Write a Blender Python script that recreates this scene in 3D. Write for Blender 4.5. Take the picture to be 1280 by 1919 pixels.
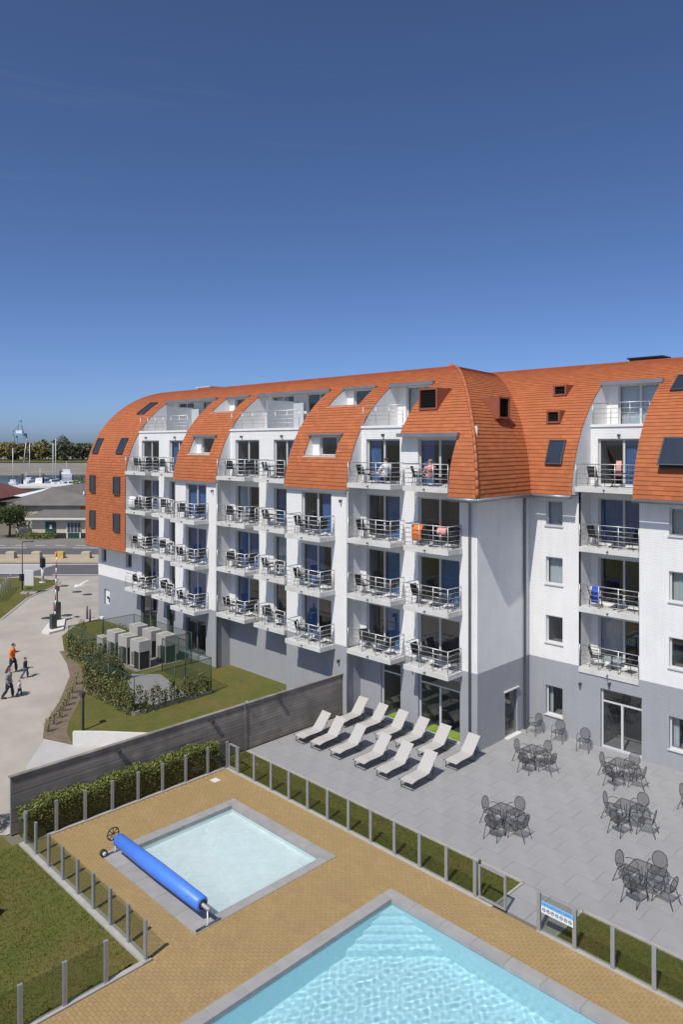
import bpy, math, random
from mathutils import Vector, Matrix
random.seed(7)
PI = math.pi; R2 = math.sqrt(2.0)
S = bpy.context.scene
for o in list(bpy.data.objects): bpy.data.objects.remove(o, do_unlink=True)
# ------------------------------------------------------------------ camera, sky, sun, exposure
cam_d = bpy.data.cameras.new('camera'); cam = bpy.data.objects.new('camera', cam_d)
S.collection.objects.link(cam); S.camera = cam
cam.location = (0, 0, 13.8); cam.rotation_euler = (math.radians(90), 0, math.radians(45))
cam_d.sensor_fit = 'HORIZONTAL'; cam_d.sensor_width = 36.0; cam_d.lens = 36.0 * 1380 / 1280
cam_d.shift_y = -127.5 / 1280; cam_d.clip_start = 0.2; cam_d.clip_end = 6000
SUN_EL = math.radians(54); SUN_AZ = (0.23, -0.973)          # horizontal direction towards the sun
W = bpy.data.worlds.new('World'); S.world = W; W.use_nodes = True
nt = W.node_tree; bg = nt.nodes['Background']
sky = nt.nodes.new('ShaderNodeTexSky'); sky.sky_type = 'NISHITA'; sky.sun_disc = False
sky.sun_elevation = SUN_EL; sky.sun_rotation = math.atan2(SUN_AZ[0], SUN_AZ[1])
sky.altitude = 0; sky.air_density = 0.5; sky.dust_density = 1.0; sky.ozone_density = 10.0
wn = nt.nodes; wl_ = nt.links
wt = wn.new('ShaderNodeTexCoord'); wm = wn.new('ShaderNodeMapping'); wm.inputs['Scale'].default_value = (1.2, 1.2, 14.0); wl_.new(wt.outputs['Generated'], wm.inputs[0])
wz = wn.new('ShaderNodeTexNoise'); wz.inputs['Scale'].default_value = 2.6; wz.inputs['Detail'].default_value = 7; wz.inputs['Roughness'].default_value = 0.6; wl_.new(wm.outputs[0], wz.inputs['Vector'])
wr = wn.new('ShaderNodeMapRange'); wr.inputs[1].default_value = 0.60; wr.inputs[2].default_value = 0.85; wr.inputs[3].default_value = 0.0; wr.inputs[4].default_value = 0.022; wl_.new(wz.outputs[0], wr.inputs[0])   # thin cirrus veil
wx = wn.new('ShaderNodeMix'); wx.data_type = 'RGBA'; wl_.new(wr.outputs[0], wx.inputs[0]); wx.inputs[7].default_value = (6.5, 6.7, 7.0, 1)
wq = wn.new('ShaderNodeMix'); wq.data_type = 'RGBA'; wq.blend_type = 'MULTIPLY'; wq.inputs[0].default_value = 1.0; wq.inputs[7].default_value = (1.05, 0.98, 0.955, 1); wl_.new(sky.outputs[0], wq.inputs[6]); wl_.new(wq.outputs[2], wx.inputs[6])
wl_.new(wx.outputs[2], bg.inputs[0]); bg.inputs[1].default_value = 0.136
sun_d = bpy.data.lights.new('sun', 'SUN'); sun_d.energy = 4.2; sun_d.angle = math.radians(0.5); sun_d.color = (1.0, 0.95, 0.87)
sun = bpy.data.objects.new('sun', sun_d); S.collection.objects.link(sun)
sv = Vector((SUN_AZ[0] * math.cos(SUN_EL), SUN_AZ[1] * math.cos(SUN_EL), math.sin(SUN_EL)))
sun.rotation_euler = sv.to_track_quat('Z', 'Y').to_euler(); sun.location = (0, -40, 60)
S.view_settings.view_transform = 'Standard'; S.view_settings.look = 'None'
S.view_settings.exposure = 0.0; S.view_settings.gamma = 1.0; S.view_settings.use_curve_mapping = False
S.render.resolution_x = 684; S.render.resolution_y = 1024
S.cycles.max_bounces = 8; S.cycles.transparent_max_bounces = 24

# ------------------------------------------------------------------ materials
def nodes(m): return m.node_tree.nodes, m.node_tree.links
def mat(name, col, rough=0.7, var=0.12, scale=3.0, bump=0.0, bscale=40.0, metal=0.0, spec=0.5, isl=0.0, coords='Object', dark=None, dscale=0.6):
    m = bpy.data.materials.new(name); m.use_nodes = True
    N, L = nodes(m); b = N['Principled BSDF']
    b.inputs['Roughness'].default_value = rough; b.inputs['Metallic'].default_value = metal
    b.inputs['Specular IOR Level'].default_value = spec
    tc = N.new('ShaderNodeTexCoord'); co = tc.outputs[coords]
    nz = N.new('ShaderNodeTexNoise'); nz.inputs['Scale'].default_value = scale; nz.inputs['Detail'].default_value = 5
    L.new(co, nz.inputs['Vector'])
    mp = N.new('ShaderNodeMapRange'); mp.inputs[1].default_value = 0.25; mp.inputs[2].default_value = 0.75
    mp.inputs[3].default_value = 1 - var; mp.inputs[4].default_value = 1 + var
    L.new(nz.outputs[0], mp.inputs[0]); fac = mp.outputs[0]
    if isl > 0:
        ge = N.new('ShaderNodeNewGeometry'); oi = N.new('ShaderNodeObjectInfo')
        ad = N.new('ShaderNodeMath'); ad.operation = 'ADD'
        L.new(ge.outputs['Random Per Island'], ad.inputs[0]); L.new(oi.outputs['Random'], ad.inputs[1])
        fr = N.new('ShaderNodeMath'); fr.operation = 'FRACT'; L.new(ad.outputs[0], fr.inputs[0])
        m2 = N.new('ShaderNodeMapRange'); m2.inputs[3].default_value = 1 - isl; m2.inputs[4].default_value = 1 + isl
        L.new(fr.outputs[0], m2.inputs[0])
        mu = N.new('ShaderNodeMath'); mu.operation = 'MULTIPLY'; L.new(fac, mu.inputs[0]); L.new(m2.outputs[0], mu.inputs[1]); fac = mu.outputs[0]
    vm = N.new('ShaderNodeVectorMath'); vm.operation = 'SCALE'; vm.inputs[0].default_value = col[:3]
    L.new(fac, vm.inputs['Scale']); out = vm.outputs[0]
    if dark:
        n2 = N.new('ShaderNodeTexNoise'); n2.inputs['Scale'].default_value = dscale; n2.inputs['Detail'].default_value = 6; n2.inputs['Roughness'].default_value = 0.65
        L.new(co, n2.inputs['Vector'])
        m3 = N.new('ShaderNodeMapRange'); m3.inputs[1].default_value = 0.45; m3.inputs[2].default_value = 0.68
        L.new(n2.outputs[0], m3.inputs[0])
        mx = N.new('ShaderNodeMix'); mx.data_type = 'RGBA'; L.new(m3.outputs[0], mx.inputs[0]); L.new(out, mx.inputs[6]); mx.inputs[7].default_value = (*dark, 1); out = mx.outputs[2]
    L.new(out, b.inputs['Base Color'])
    if bump > 0:
        n3 = N.new('ShaderNodeTexNoise'); n3.inputs['Scale'].default_value = bscale; n3.inputs['Detail'].default_value = 3; L.new(co, n3.inputs['Vector'])
        bp = N.new('ShaderNodeBump'); bp.inputs['Strength'].default_value = bump; bp.inputs['Distance'].default_value = 0.02
        L.new(n3.outputs[0], bp.inputs['Height']); L.new(bp.outputs[0], b.inputs['Normal'])
    return m
def brick_mat(name, lo, hi, zsplit):
    m = mat(name, (1, 1, 1), 0.6, 0.035, 1.2); N, L = nodes(m); b = N['Principled BSDF']
    tc = N.new('ShaderNodeTexCoord'); sp = N.new('ShaderNodeSeparateXYZ'); L.new(tc.outputs['Object'], sp.inputs[0])
    ad = N.new('ShaderNodeMath'); L.new(sp.outputs[0], ad.inputs[0]); L.new(sp.outputs[1], ad.inputs[1])
    cb = N.new('ShaderNodeCombineXYZ'); L.new(ad.outputs[0], cb.inputs[0]); L.new(sp.outputs[2], cb.inputs[1])
    br = N.new('ShaderNodeTexBrick'); br.inputs['Scale'].default_value = 1.0; br.inputs['Brick Width'].default_value = 0.23; br.inputs['Row Height'].default_value = 0.078
    br.inputs['Mortar Size'].default_value = 0.009; br.inputs['Mortar Smooth'].default_value = 0.6
    br.inputs['Color1'].default_value = (1, 1, 1, 1); br.inputs['Color2'].default_value = (0.72, 0.72, 0.72, 1); br.inputs['Mortar'].default_value = (0, 0, 0, 1)
    L.new(cb.outputs[0], br.inputs['Vector'])
    nz = N.new('ShaderNodeTexNoise'); nz.inputs['Scale'].default_value = 14; nz.inputs['Detail'].default_value = 4; L.new(tc.outputs['Object'], nz.inputs['Vector'])
    hm = N.new('ShaderNodeMath'); hm.operation = 'MULTIPLY_ADD'; hm.inputs[1].default_value = 0.55; L.new(nz.outputs[0], hm.inputs[0]); L.new(br.outputs['Color'], hm.inputs[2])
    bp = N.new('ShaderNodeBump'); bp.inputs['Strength'].default_value = 0.9; bp.inputs['Distance'].default_value = 0.009
    L.new(hm.outputs[0], bp.inputs['Height']); L.new(bp.outputs[0], b.inputs['Normal'])
    gt = N.new('ShaderNodeMath'); gt.operation = 'GREATER_THAN'; gt.inputs[1].default_value = zsplit; L.new(sp.outputs[2], gt.inputs[0])
    mx = N.new('ShaderNodeMix'); mx.data_type = 'RGBA'; L.new(gt.outputs[0], mx.inputs[0]); mx.inputs[6].default_value = (*lo, 1); mx.inputs[7].default_value = (*hi, 1)
    vm = N.new('ShaderNodeMix'); vm.data_type = 'RGBA'; vm.blend_type = 'MULTIPLY'; vm.inputs[0].default_value = 1.0
    src = b.inputs['Base Color'].links[0].from_socket
    L.new(src, vm.inputs[6]); L.new(mx.outputs[2], vm.inputs[7])
    mv = N.new('ShaderNodeMapRange'); mv.inputs[3].default_value = 0.9; mv.inputs[4].default_value = 1.0; L.new(br.outputs['Fac'], mv.inputs[0])
    mv.inputs[3].default_value = 1.0; mv.inputs[4].default_value = 0.95
    v2 = N.new('ShaderNodeVectorMath'); v2.operation = 'SCALE'; L.new(vm.outputs[2], v2.inputs[0]); L.new(mv.outputs[0], v2.inputs['Scale'])
    sm = N.new('ShaderNodeMapping'); sm.inputs['Scale'].default_value = (2.4, 2.4, 0.16); L.new(tc.outputs['Object'], sm.inputs[0])
    sn = N.new('ShaderNodeTexNoise'); sn.inputs['Scale'].default_value = 1.6; sn.inputs['Detail'].default_value = 6; L.new(sm.outputs[0], sn.inputs['Vector'])
    sr = N.new('ShaderNodeMapRange'); sr.inputs[1].default_value = 0.35; sr.inputs[2].default_value = 0.7; sr.inputs[3].default_value = 1.01; sr.inputs[4].default_value = 0.955; L.new(sn.outputs[0], sr.inputs[0])
    v3 = N.new('ShaderNodeVectorMath'); v3.operation = 'SCALE'; L.new(v2.outputs[0], v3.inputs[0]); L.new(sr.outputs[0], v3.inputs['Scale'])
    L.new(v3.outputs[0], b.inputs['Base Color'])
    return m
def glass_mat(name, tint, refl=0.10, rough=0.0):
    m = bpy.data.materials.new(name); m.use_nodes = True; N, L = nodes(m)
    for n in list(N):
        if n.type == 'BSDF_PRINCIPLED': N.remove(n)
    out = [n for n in N if n.type == 'OUTPUT_MATERIAL'][0]
    t = N.new('ShaderNodeBsdfTransparent'); t.inputs[0].default_value = (*tint, 1)
    g = N.new('ShaderNodeBsdfGlossy'); g.inputs['Roughness'].default_value = rough
    fr = N.new('ShaderNodeFresnel'); fr.inputs[0].default_value = 1.5
    ad = N.new('ShaderNodeMath'); ad.operation = 'ADD'; ad.use_clamp = True; ad.inputs[1].default_value = refl; L.new(fr.outputs[0], ad.inputs[0])
    ge = N.new('ShaderNodeNewGeometry'); iv = N.new('ShaderNodeMath'); iv.operation = 'SUBTRACT'; iv.inputs[0].default_value = 1.0; L.new(ge.outputs['Backfacing'], iv.inputs[1])
    ml = N.new('ShaderNodeMath'); ml.operation = 'MULTIPLY'; L.new(ad.outputs[0], ml.inputs[0]); L.new(iv.outputs[0], ml.inputs[1])
    mx = N.new('ShaderNodeMixShader'); L.new(ml.outputs[0], mx.inputs[0]); L.new(t.outputs[0], mx.inputs[1]); L.new(g.outputs[0], mx.inputs[2]); L.new(mx.outputs[0], out.inputs[0])
    return m
def mesh_metal(name, col, cover):
    m = mat(name, col, 0.5, 0.1, 8); N, L = nodes(m); b = N['Principled BSDF']; out = [n for n in N if n.type == 'OUTPUT_MATERIAL'][0]
    t = N.new('ShaderNodeBsdfTransparent'); mx = N.new('ShaderNodeMixShader'); mx.inputs[0].default_value = cover
    L.new(t.outputs[0], mx.inputs[1]); L.new(b.outputs[0], mx.inputs[2]); L.new(mx.outputs[0], out.inputs[0]); return m
def grass_mat(name, a, b_, c):
    m = mat(name, a, 0.9, 0.25, 6, 0.6, 60, spec=0.2, dark=b_, dscale=0.45); N, L = nodes(m); b = N['Principled BSDF']
    src = b.inputs['Base Color'].links[0].from_socket
    tc = N.new('ShaderNodeTexCoord'); n2 = N.new('ShaderNodeTexNoise'); n2.inputs['Scale'].default_value = 1.4; n2.inputs['Detail'].default_value = 7; n2.inputs['Roughness'].default_value = 0.7
    L.new(tc.outputs['Object'], n2.inputs['Vector'])
    mr = N.new('ShaderNodeMapRange'); mr.inputs[1].default_value = 0.5; mr.inputs[2].default_value = 0.72; L.new(n2.outputs[0], mr.inputs[0])
    mx = N.new('ShaderNodeMix'); mx.data_type = 'RGBA'; L.new(mr.outputs[0], mx.inputs[0]); L.new(src, mx.inputs[6]); mx.inputs[7].default_value = (*c, 1); L.new(mx.outputs[2], b.inputs['Base Color'])
    return m
M = {}
M['wall'] = brick_mat('painted_brick', (0.35, 0.36, 0.385), (0.82, 0.82, 0.81), 3.5)
M['white'] = mat('white_render', (0.78, 0.78, 0.77), 0.6, 0.04, 2)
M['slab'] = mat('balcony_concrete', (0.62, 0.62, 0.60), 0.75, 0.08, 3, 0.1, 60, dark=(0.5, 0.5, 0.47), dscale=1.5)
M['tile'] = mat('clay_tile', (0.41, 0.128, 0.048), 0.75, 0.07, 0.8, 0.12, 30, isl=0.12, spec=0.3, dark=(0.38, 0.124, 0.052), dscale=0.7)
M['clay'] = mat('clay_ridge', (0.40, 0.13, 0.055), 0.75, 0.15, 3, 0.2, 20)
M['under'] = mat('roof_underlay', (0.20, 0.06, 0.03), 0.9, 0.1)
M['copper'] = mat('vent_casing', (0.27, 0.085, 0.045), 0.55, 0.12, 2)
M['black'] = mat('black_louvre', (0.012, 0.012, 0.014), 0.5, 0.1)
M['zinc'] = mat('zinc', (0.27, 0.29, 0.31), 0.45, 0.1, 2, metal=0.5)
M['frame'] = mat('window_frame', (0.58, 0.58, 0.57), 0.45, 0.03, 2)
M['dframe'] = mat('dark_frame', (0.06, 0.066, 0.075), 0.45, 0.08, 2)
M['steel'] = mat('galvanised_steel', (0.50, 0.51, 0.52), 0.38, 0.08, 5, metal=0.55)
M['post'] = mat('fence_aluminium', (0.36, 0.37, 0.38), 0.42, 0.06, 5, metal=0.35)
M['glass'] = glass_mat('window_glass', (0.76, 0.80, 0.83), 0.08)
M['fglass'] = glass_mat('fence_glass', (0.82, 0.85, 0.81), 0.0)
M['frost'] = mat('frosted_screen', (0.50, 0.53, 0.55), 0.3, 0.05)
M['room'] = mat('room_interior', (0.16, 0.155, 0.15), 0.9, 0.2, 1)
M['blue'] = mat('blue_curtain', (0.06, 0.145, 0.33), 0.9, 0.2, 2)
M['sheer'] = mat('pale_curtain', (0.50, 0.54, 0.54), 0.9, 0.1, 2)
M['lime'] = mat('lime_carpet', (0.35, 0.48, 0.02), 0.9, 0.1, 2)
M['dark'] = mat('dark_furniture', (0.022, 0.022, 0.024), 0.55, 0.2, 4)
M['sling'] = mat('lounger_sling', (0.43, 0.42, 0.40), 0.75, 0.05, 20, 0.1, 200)
M['ltube'] = mat('lounger_frame', (0.045, 0.045, 0.05), 0.4, 0.1)
M['wire'] = mesh_metal('expanded_metal', (0.05, 0.052, 0.056), 0.52)
M['rim'] = mat('furniture_tube', (0.045, 0.047, 0.05), 0.45, 0.1)
M['pave'] = mat('terrace_stone', (0.290, 0.291, 0.296), 0.75, 0.08, 1.6, 0.12, 70, isl=0.03, dark=(0.262, 0.262, 0.264), dscale=0.5)
M['bed'] = mat('joint_sand', (0.255, 0.253, 0.248), 0.95, 0.1)
M['paver'] = mat('yellow_paver', (0.335, 0.232, 0.102), 0.8, 0.08, 1.1, 0.12, 60, isl=0.06, dark=(0.315, 0.222, 0.10), dscale=0.6)
M['ybed'] = mat('yellow_joint', (0.25, 0.175, 0.075), 0.95, 0.1)
M['coping'] = mat('coping_stone', (0.31, 0.305, 0.30), 0.7, 0.10, 2.5, 0.1, 60, isl=0.05)
M['kerb'] = mat('concrete_kerb', (0.36, 0.345, 0.31), 0.85, 0.12, 3, 0.2, 50)
M['conc'] = mat('driveway_concrete', (0.40, 0.365, 0.315), 0.85, 0.10, 0.5, 0.15, 30, dark=(0.32, 0.295, 0.26), dscale=0.22)
M['ramp'] = mat('pale_concrete', (0.44, 0.43, 0.41), 0.85, 0.08, 1, 0.1, 40)
M['cwhite'] = mat('white_concrete', (0.62, 0.61, 0.58), 0.8, 0.06, 2)
M['asph'] = mat('asphalt', (0.105, 0.105, 0.108), 0.9, 0.12, 0.4, 0.2, 60)
M['asph2'] = mat('old_asphalt', (0.19, 0.18, 0.165), 0.9, 0.12, 0.3, 0.2, 60)
M['sand'] = mat('median_paving', (0.42, 0.34, 0.25), 0.9, 0.12, 0.6)
M['paint'] = mat('road_paint', (0.72, 0.72, 0.70), 0.8, 0.08, 2)
M['grass'] = grass_mat('lawn_grass', (0.105, 0.112, 0.026), (0.15, 0.115, 0.040), (0.070, 0.098, 0.018))
M['blade'] = mat('grass_blades', (0.105, 0.125, 0.028), 0.8, 0.3, 0.8, isl=0.4, spec=0.2)
M['earth'] = mat('bare_earth', (0.17, 0.13, 0.09), 0.95, 0.2, 3, 0.4, 40)
M['field'] = mat('rough_ground', (0.16, 0.145, 0.105), 0.95, 0.2, 0.05)
M['leaf'] = mat('hedge_leaf', (0.150, 0.175, 0.040), 0.6, 0.25, 1.5, isl=0.45, spec=0.4)
M['ivy'] = mat('ivy_leaf', (0.13, 0.135, 0.045), 0.6, 0.3, 1.2, isl=0.5, spec=0.4)
M['tleaf'] = mat('tree_leaf', (0.055, 0.075, 0.018), 0.7, 0.25, 0.6, isl=0.45)
M['fleaf'] = mat('olive_leaf', (0.23, 0.195, 0.075), 0.8, 0.25, 0.05, isl=0.35)
M['fleaf2'] = mat('green_far_leaf', (0.12, 0.135, 0.075), 0.8, 0.25, 0.05, isl=0.35)
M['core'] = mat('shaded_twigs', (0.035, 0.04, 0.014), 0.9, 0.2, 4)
M['bark'] = mat('bark', (0.10, 0.075, 0.05), 0.9, 0.2, 5)
M['stake'] = mat('wooden_stake', (0.30, 0.22, 0.09), 0.85, 0.2, 5)
M['timber'] = mat('weathered_timber', (0.25, 0.222, 0.195), 0.85, 0.20, 2.2, 0.25, 25, isl=0.14, dark=(0.165, 0.148, 0.13), dscale=0.8)
M['green'] = mat('green_fence', (0.018, 0.055, 0.042), 0.5, 0.1)
M['ac'] = mat('ac_casing', (0.42, 0.41, 0.385), 0.5, 0.05, 2)
M['grille'] = mat('ac_grille', (0.03, 0.032, 0.035), 0.5, 0.2, 10)
M['acfan'] = mat('fan_guard', (0.30, 0.29, 0.24), 0.7, 0.2, 6)
M['basin'] = mat('pool_liner', (0.58, 0.76, 0.80), 0.5, 0.08, 9)
M['basin2'] = mat('pale_pool_liner', (0.72, 0.80, 0.81), 0.5, 0.05, 3)
M['cover'] = mat('blue_cover', (0.075, 0.22, 0.78), 0.42, 0.07, 2, 0.25, 9)
M['rubber'] = mat('black_rubber', (0.02, 0.02, 0.02), 0.6, 0.1)
M['signblue'] = mat('sign_blue', (0.16, 0.42, 0.75), 0.4, 0.02)
M['signwhite'] = mat('sign_white', (0.75, 0.77, 0.78), 0.4, 0.02)
M['red'] = mat('red_band', (0.45, 0.04, 0.04), 0.5, 0.1)
M['char'] = mat('charcoal_metal', (0.05, 0.053, 0.058), 0.5, 0.1)
M['skin'] = mat('skin', (0.50, 0.29, 0.20), 0.6, 0.08, 8)
M['orange'] = mat('orange_cloth', (0.72, 0.17, 0.025), 0.85, 0.1, 6)
M['navy'] = mat('navy_cloth', (0.022, 0.028, 0.045), 0.9, 0.15, 6)
M['denim'] = mat('denim', (0.07, 0.10, 0.16), 0.9, 0.15, 6)
M['greycloth'] = mat('grey_cloth', (0.22, 0.23, 0.24), 0.9, 0.15, 6)
M['palecloth'] = mat('pale_cloth', (0.52, 0.53, 0.54), 0.9, 0.1, 6)
M['pink'] = mat('pink_cloth', (0.70, 0.32, 0.29), 0.9, 0.1, 6)
M['whitecloth'] = mat('white_cloth', (0.75, 0.75, 0.75), 0.9, 0.05, 6)
M['bluecloth'] = mat('blue_towel', (0.02, 0.07, 0.45), 0.9, 0.1, 6)
M['hair'] = mat('brown_hair', (0.06, 0.038, 0.025), 0.7, 0.2, 10)
M['fair'] = mat('fair_hair', (0.33, 0.20, 0.10), 0.7, 0.2, 10)
M['roofgrey'] = mat('grey_roofing', (0.15, 0.14, 0.13), 0.9, 0.15, 0.6)
M['roofred'] = mat('red_roofing', (0.17, 0.065, 0.05), 0.9, 0.2, 0.5)
M['cream'] = mat('cream_render', (0.55, 0.50, 0.38), 0.85, 0.12, 0.6)
M['beige'] = mat('beige_block', (0.42, 0.385, 0.29), 0.9, 0.1, 1)
M['yellow'] = mat('yellow_block', (0.50, 0.35, 0.10), 0.8, 0.15, 1.5)
M['water'] = mat('harbour_water', (0.035, 0.065, 0.10), 0.12, 0.2, 0.1, 0.3, 0.8)
M['stone'] = mat('stone_bank', (0.22, 0.20, 0.17), 0.9, 0.2, 0.1)
M['hull'] = mat('boat_white', (0.75, 0.76, 0.77), 0.35, 0.03)
M['crane'] = mat('crane_blue', (0.22, 0.38, 0.52), 0.6, 0.05)
M['crane2'] = mat('crane_dark', (0.07, 0.09, 0.10), 0.6, 0.05)
M['rust'] = mat('rust_brown', (0.16, 0.075, 0.055), 0.8, 0.15, 0.02)

# ------------------------------------------------------------------ mesh helpers
COL = S.collection
def link(o, parent=None):
    COL.objects.link(o)
    if parent is not None: o.parent = parent
    return o
class MB:
    def __init__(self, f=None): self.v = []; self.f = []; self.fn = f; self.sm = []
    def add(self, vs, fs, smooth=False):
        b = len(self.v)
        if self.fn: vs = [self.fn(*p) for p in vs]
        self.v += [tuple(p) for p in vs]
        for q in fs: self.f.append(tuple(b + i for i in q)); self.sm.append(smooth)
    def box(self, x0, x1, y0, y1, z0, z1):
        self.add([(x0,y0,z0),(x1,y0,z0),(x1,y1,z0),(x0,y1,z0),(x0,y0,z1),(x1,y0,z1),(x1,y1,z1),(x0,y1,z1)],
                 [(0,3,2,1),(4,5,6,7),(0,1,5,4),(1,2,6,5),(2,3,7,6),(3,0,4,7)])
    def quad(self, a, b, c, d): self.add([a, b, c, d], [(0, 1, 2, 3)])
    def poly(self, pts): self.add(pts, [tuple(range(len(pts)))])
    def tube(self, pts, r, n=6, closed=False, r2=None):
        pts = [Vector(p) for p in pts]; m = len(pts); vs = []; up = None
        for i, p in enumerate(pts):
            if closed: t = pts[(i+1) % m] - pts[i-1]
            else: t = pts[min(i+1, m-1)] - pts[max(i-1, 0)]
            t.normalize()
            if up is None: up = Vector((0,0,1)) if abs(t.z) < 0.9 else Vector((1,0,0))
            a = t.cross(up); 
            if a.length < 1e-4: a = t.cross(Vector((0,1,0.3)))
            a.normalize(); b = a.cross(t)
            rr = r if r2 is None else r + (r2 - r) * i / max(1, m-1)
            for k in range(n):
                w = 2*PI*k/n; vs.append(p + (a*math.cos(w) + b*math.sin(w))*rr)
        fs = []
        for i in range(m if closed else m-1):
            j = (i+1) % m
            for k in range(n): fs.append((i*n+k, i*n+(k+1) % n, j*n+(k+1) % n, j*n+k))
        if not closed: fs += [tuple(range(n-1, -1, -1)), tuple((m-1)*n+k for k in range(n))]
        self.add(vs, fs, True)
    def loft(self, rings, cap=True, smooth=True):
        n = len(rings[0]); vs = [p for r in rings for p in r]; fs = []
        for i in range(len(rings)-1):
            for k in range(n): fs.append((i*n+k, i*n+(k+1) % n, (i+1)*n+(k+1) % n, (i+1)*n+k))
        if cap: fs += [tuple(range(n-1, -1, -1)), tuple((len(rings)-1)*n+k for k in range(n))]
        self.add(vs, fs, smooth)
    def data(self, name):
        me = bpy.data.meshes.new(name); me.from_pydata(self.v, [], self.f)
        if any(self.sm): me.polygons.foreach_set('use_smooth', self.sm)
        me.update(); return me
    def build(self, name, m, parent=None):
        me = self.data(name); me.materials.append(M[m] if isinstance(m, str) else m)
        return link(bpy.data.objects.new(name, me), parent)
def tag(o, label, cat, group=None):
    o['label'] = label; o['category'] = cat
    if group: o['group'] = group
    return o
def struct(o): o['kind'] = 'structure'; return o
def thing(name, label, cat, loc=(0,0,0), rz=0.0, group=None):
    o = bpy.data.objects.new(name, None); o.empty_display_size = 0.2; COL.objects.link(o)
    o.location = loc; o.rotation_euler = (0, 0, rz); return tag(o, label, cat, group)
def copy_tree(o, parent=None):
    c = o.copy(); COL.objects.link(c); c.parent = parent
    for ch in list(o.children): copy_tree(ch, c)
    return c
def place(o, loc, rz, label): o.location = loc; o.rotation_euler = (0, 0, rz); o['label'] = label; return o
def RD(r, d): return ((r - d) / R2, (r + d) / R2)
def px_ground(px, py, z=0.0):
    d = 1380 * (13.8 - z) / (py - 832); r = (px - 640) / 1380 * d; return RD(r, d)
def pxd(px, d): return RD((px - 640) / 1380 * d, d)
def rect_ring(outer, inner):   # not used for walls; simple helper for frames: (x0,x1,y0,y1)
    return outer, inner
ORD = ['ground', 'first', 'second', 'third', 'fourth', 'fifth', 'sixth', 'seventh', 'eighth', 'ninth', 'tenth', 'eleventh', 'twelfth']
# ------------------------------------------------------------------ ground, paving, pools
def rects_minus(xs, ys, holes, z, mb):
    xs = sorted(set(xs)); ys = sorted(set(ys))
    for i in range(len(xs)-1):
        for j in range(len(ys)-1):
            cx = (xs[i]+xs[i+1])/2; cy = (ys[j]+ys[j+1])/2
            if any(h[0] < cx < h[1] and h[2] < cy < h[3] for h in holes): continue
            mb.quad((xs[i],ys[j],z),(xs[i+1],ys[j],z),(xs[i+1],ys[j+1],z),(xs[i],ys[j+1],z))
POOL = (-14.73, -2.5, 6.0, 16.87); KID = (-22.86, -17.88, 12.6, 16.92)
POOLO = (-15.1, -2.1, 5.6, 17.25); KIDO = (-23.25, -17.55, 11.75, 17.3)
g = MB(); rects_minus([-5000, -30, 8, 5000], [-5000, -5, 18.7, 5000], [(-30, 8, -5, 18.7)], -0.02, g)
rects_minus([-30, POOLO[0]+0.1, POOLO[1]-0.1, KIDO[0]+0.1, KIDO[1]-0.1, 8], [-5, POOLO[2]+0.1, POOLO[3]-0.1, KIDO[2]+0.1, KIDO[3]-0.1, 18.7],
            [(POOLO[0]+0.1, POOLO[1]-0.1, POOLO[2]+0.1, POOLO[3]-0.1), (KIDO[0]+0.1, KIDO[1]-0.1, KIDO[2]+0.1, KIDO[3]-0.1)], -0.02, g)
struct(g.build('ground', 'field'))
def sheet(name, pts, z, m):
    b = MB(); b.poly([(x, y, z) for x, y in pts]); return struct(b.build(name, m))
# lawns
sheet('lawn', [(-60,-20),(-17.62,-20),(-17.62,10.15),(-25.9,10.15),(-25.9,9.9),(-60,9.9)], 0.0, 'grass')
sheet('grass_strip', [(-26.45,18.86),(-12.32,18.86),(-12.32,19.6),(-12.3,20.38),(-26.45,20.38)], 0.0, 'grass')
sheet('grass_strip', [(-10.4,18.86),(8,18.86),(8,20.38),(-10.4,20.38)], 0.0, 'grass')
lawn_pts = [(-26.7,27.7),(-54.6,27.7),(-54.2,25.6),(-51.6,23.2),(-47.7,21.6),(-44.9,20.75),(-42.2,19.75),(-38.4,17.4),(-35.9,15.6),(-34.3,14.9),(-32.6,15.25),(-30.7,17.0),(-28.0,19.3),(-26.7,20.0)]
b_ = MB(); b_.poly([(x, y, 0.03) for x, y in lawn_pts]); struct(b_.build('garden_lawn', 'grass'))
sheet('earth_border', [(-47.9,21.35),(-44.9,20.5),(-42.3,19.5),(-38.5,17.15),(-36.0,15.3),(-34.3,14.5),(-32.6,15.15),(-34.2,15.6),(-35.6,16.4),(-38.0,18.1),(-41.9,20.2),(-47.6,22.0)], 0.036, 'earth')
dr = [(-26.8,9.95),(-30,7.5),(-75,-10),(-80,10),(-78.0,31.6),(-73.3,36.7),(-66.0,43.9),(-54.9,54.0),(-54.9,27.7),(-26.8,27.7)]
sheet('driveway', dr, 0.004, 'conc')
sheet('ramp', [(-34.2,14.55),(-31.9,12.8),(-26.75,9.96),(-26.75,20.0),(-28.0,19.2),(-30.7,16.9),(-32.6,15.18)], 0.012, 'ramp')
sheet('verge', [(-90,5),(-72.0,13),(-59.6,21.85),(-66.4,26.7),(-69.8,30.5),(-72.0,32.2),(-76.8,31.4),(-78.5,28)], 0.012, 'grass')
kb = MB()
def strip(mb, pts, w, z0, z1):
    for (xa, ya), (xb, yb) in zip(pts, pts[1:]):
        d = Vector((xb-xa, yb-ya, 0)); L_ = d.length; d.normalize(); n = Vector((-d.y, d.x, 0))*w/2
        A = Vector((xa, ya, 0)); B = Vector((xb, yb, 0))
        q = [A-n, B-n, B+n, A+n]
        mb.add([(p.x,p.y,z0) for p in q]+[(p.x,p.y,z1) for p in q], [(0,3,2,1),(4,5,6,7),(0,1,5,4),(1,2,6,5),(2,3,7,6),(3,0,4,7)])
strip(kb, [(-59.6,21.85),(-66.4,26.7),(-69.8,30.5),(-72.0,32.2)], 0.2, 0, 0.05)
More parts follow.
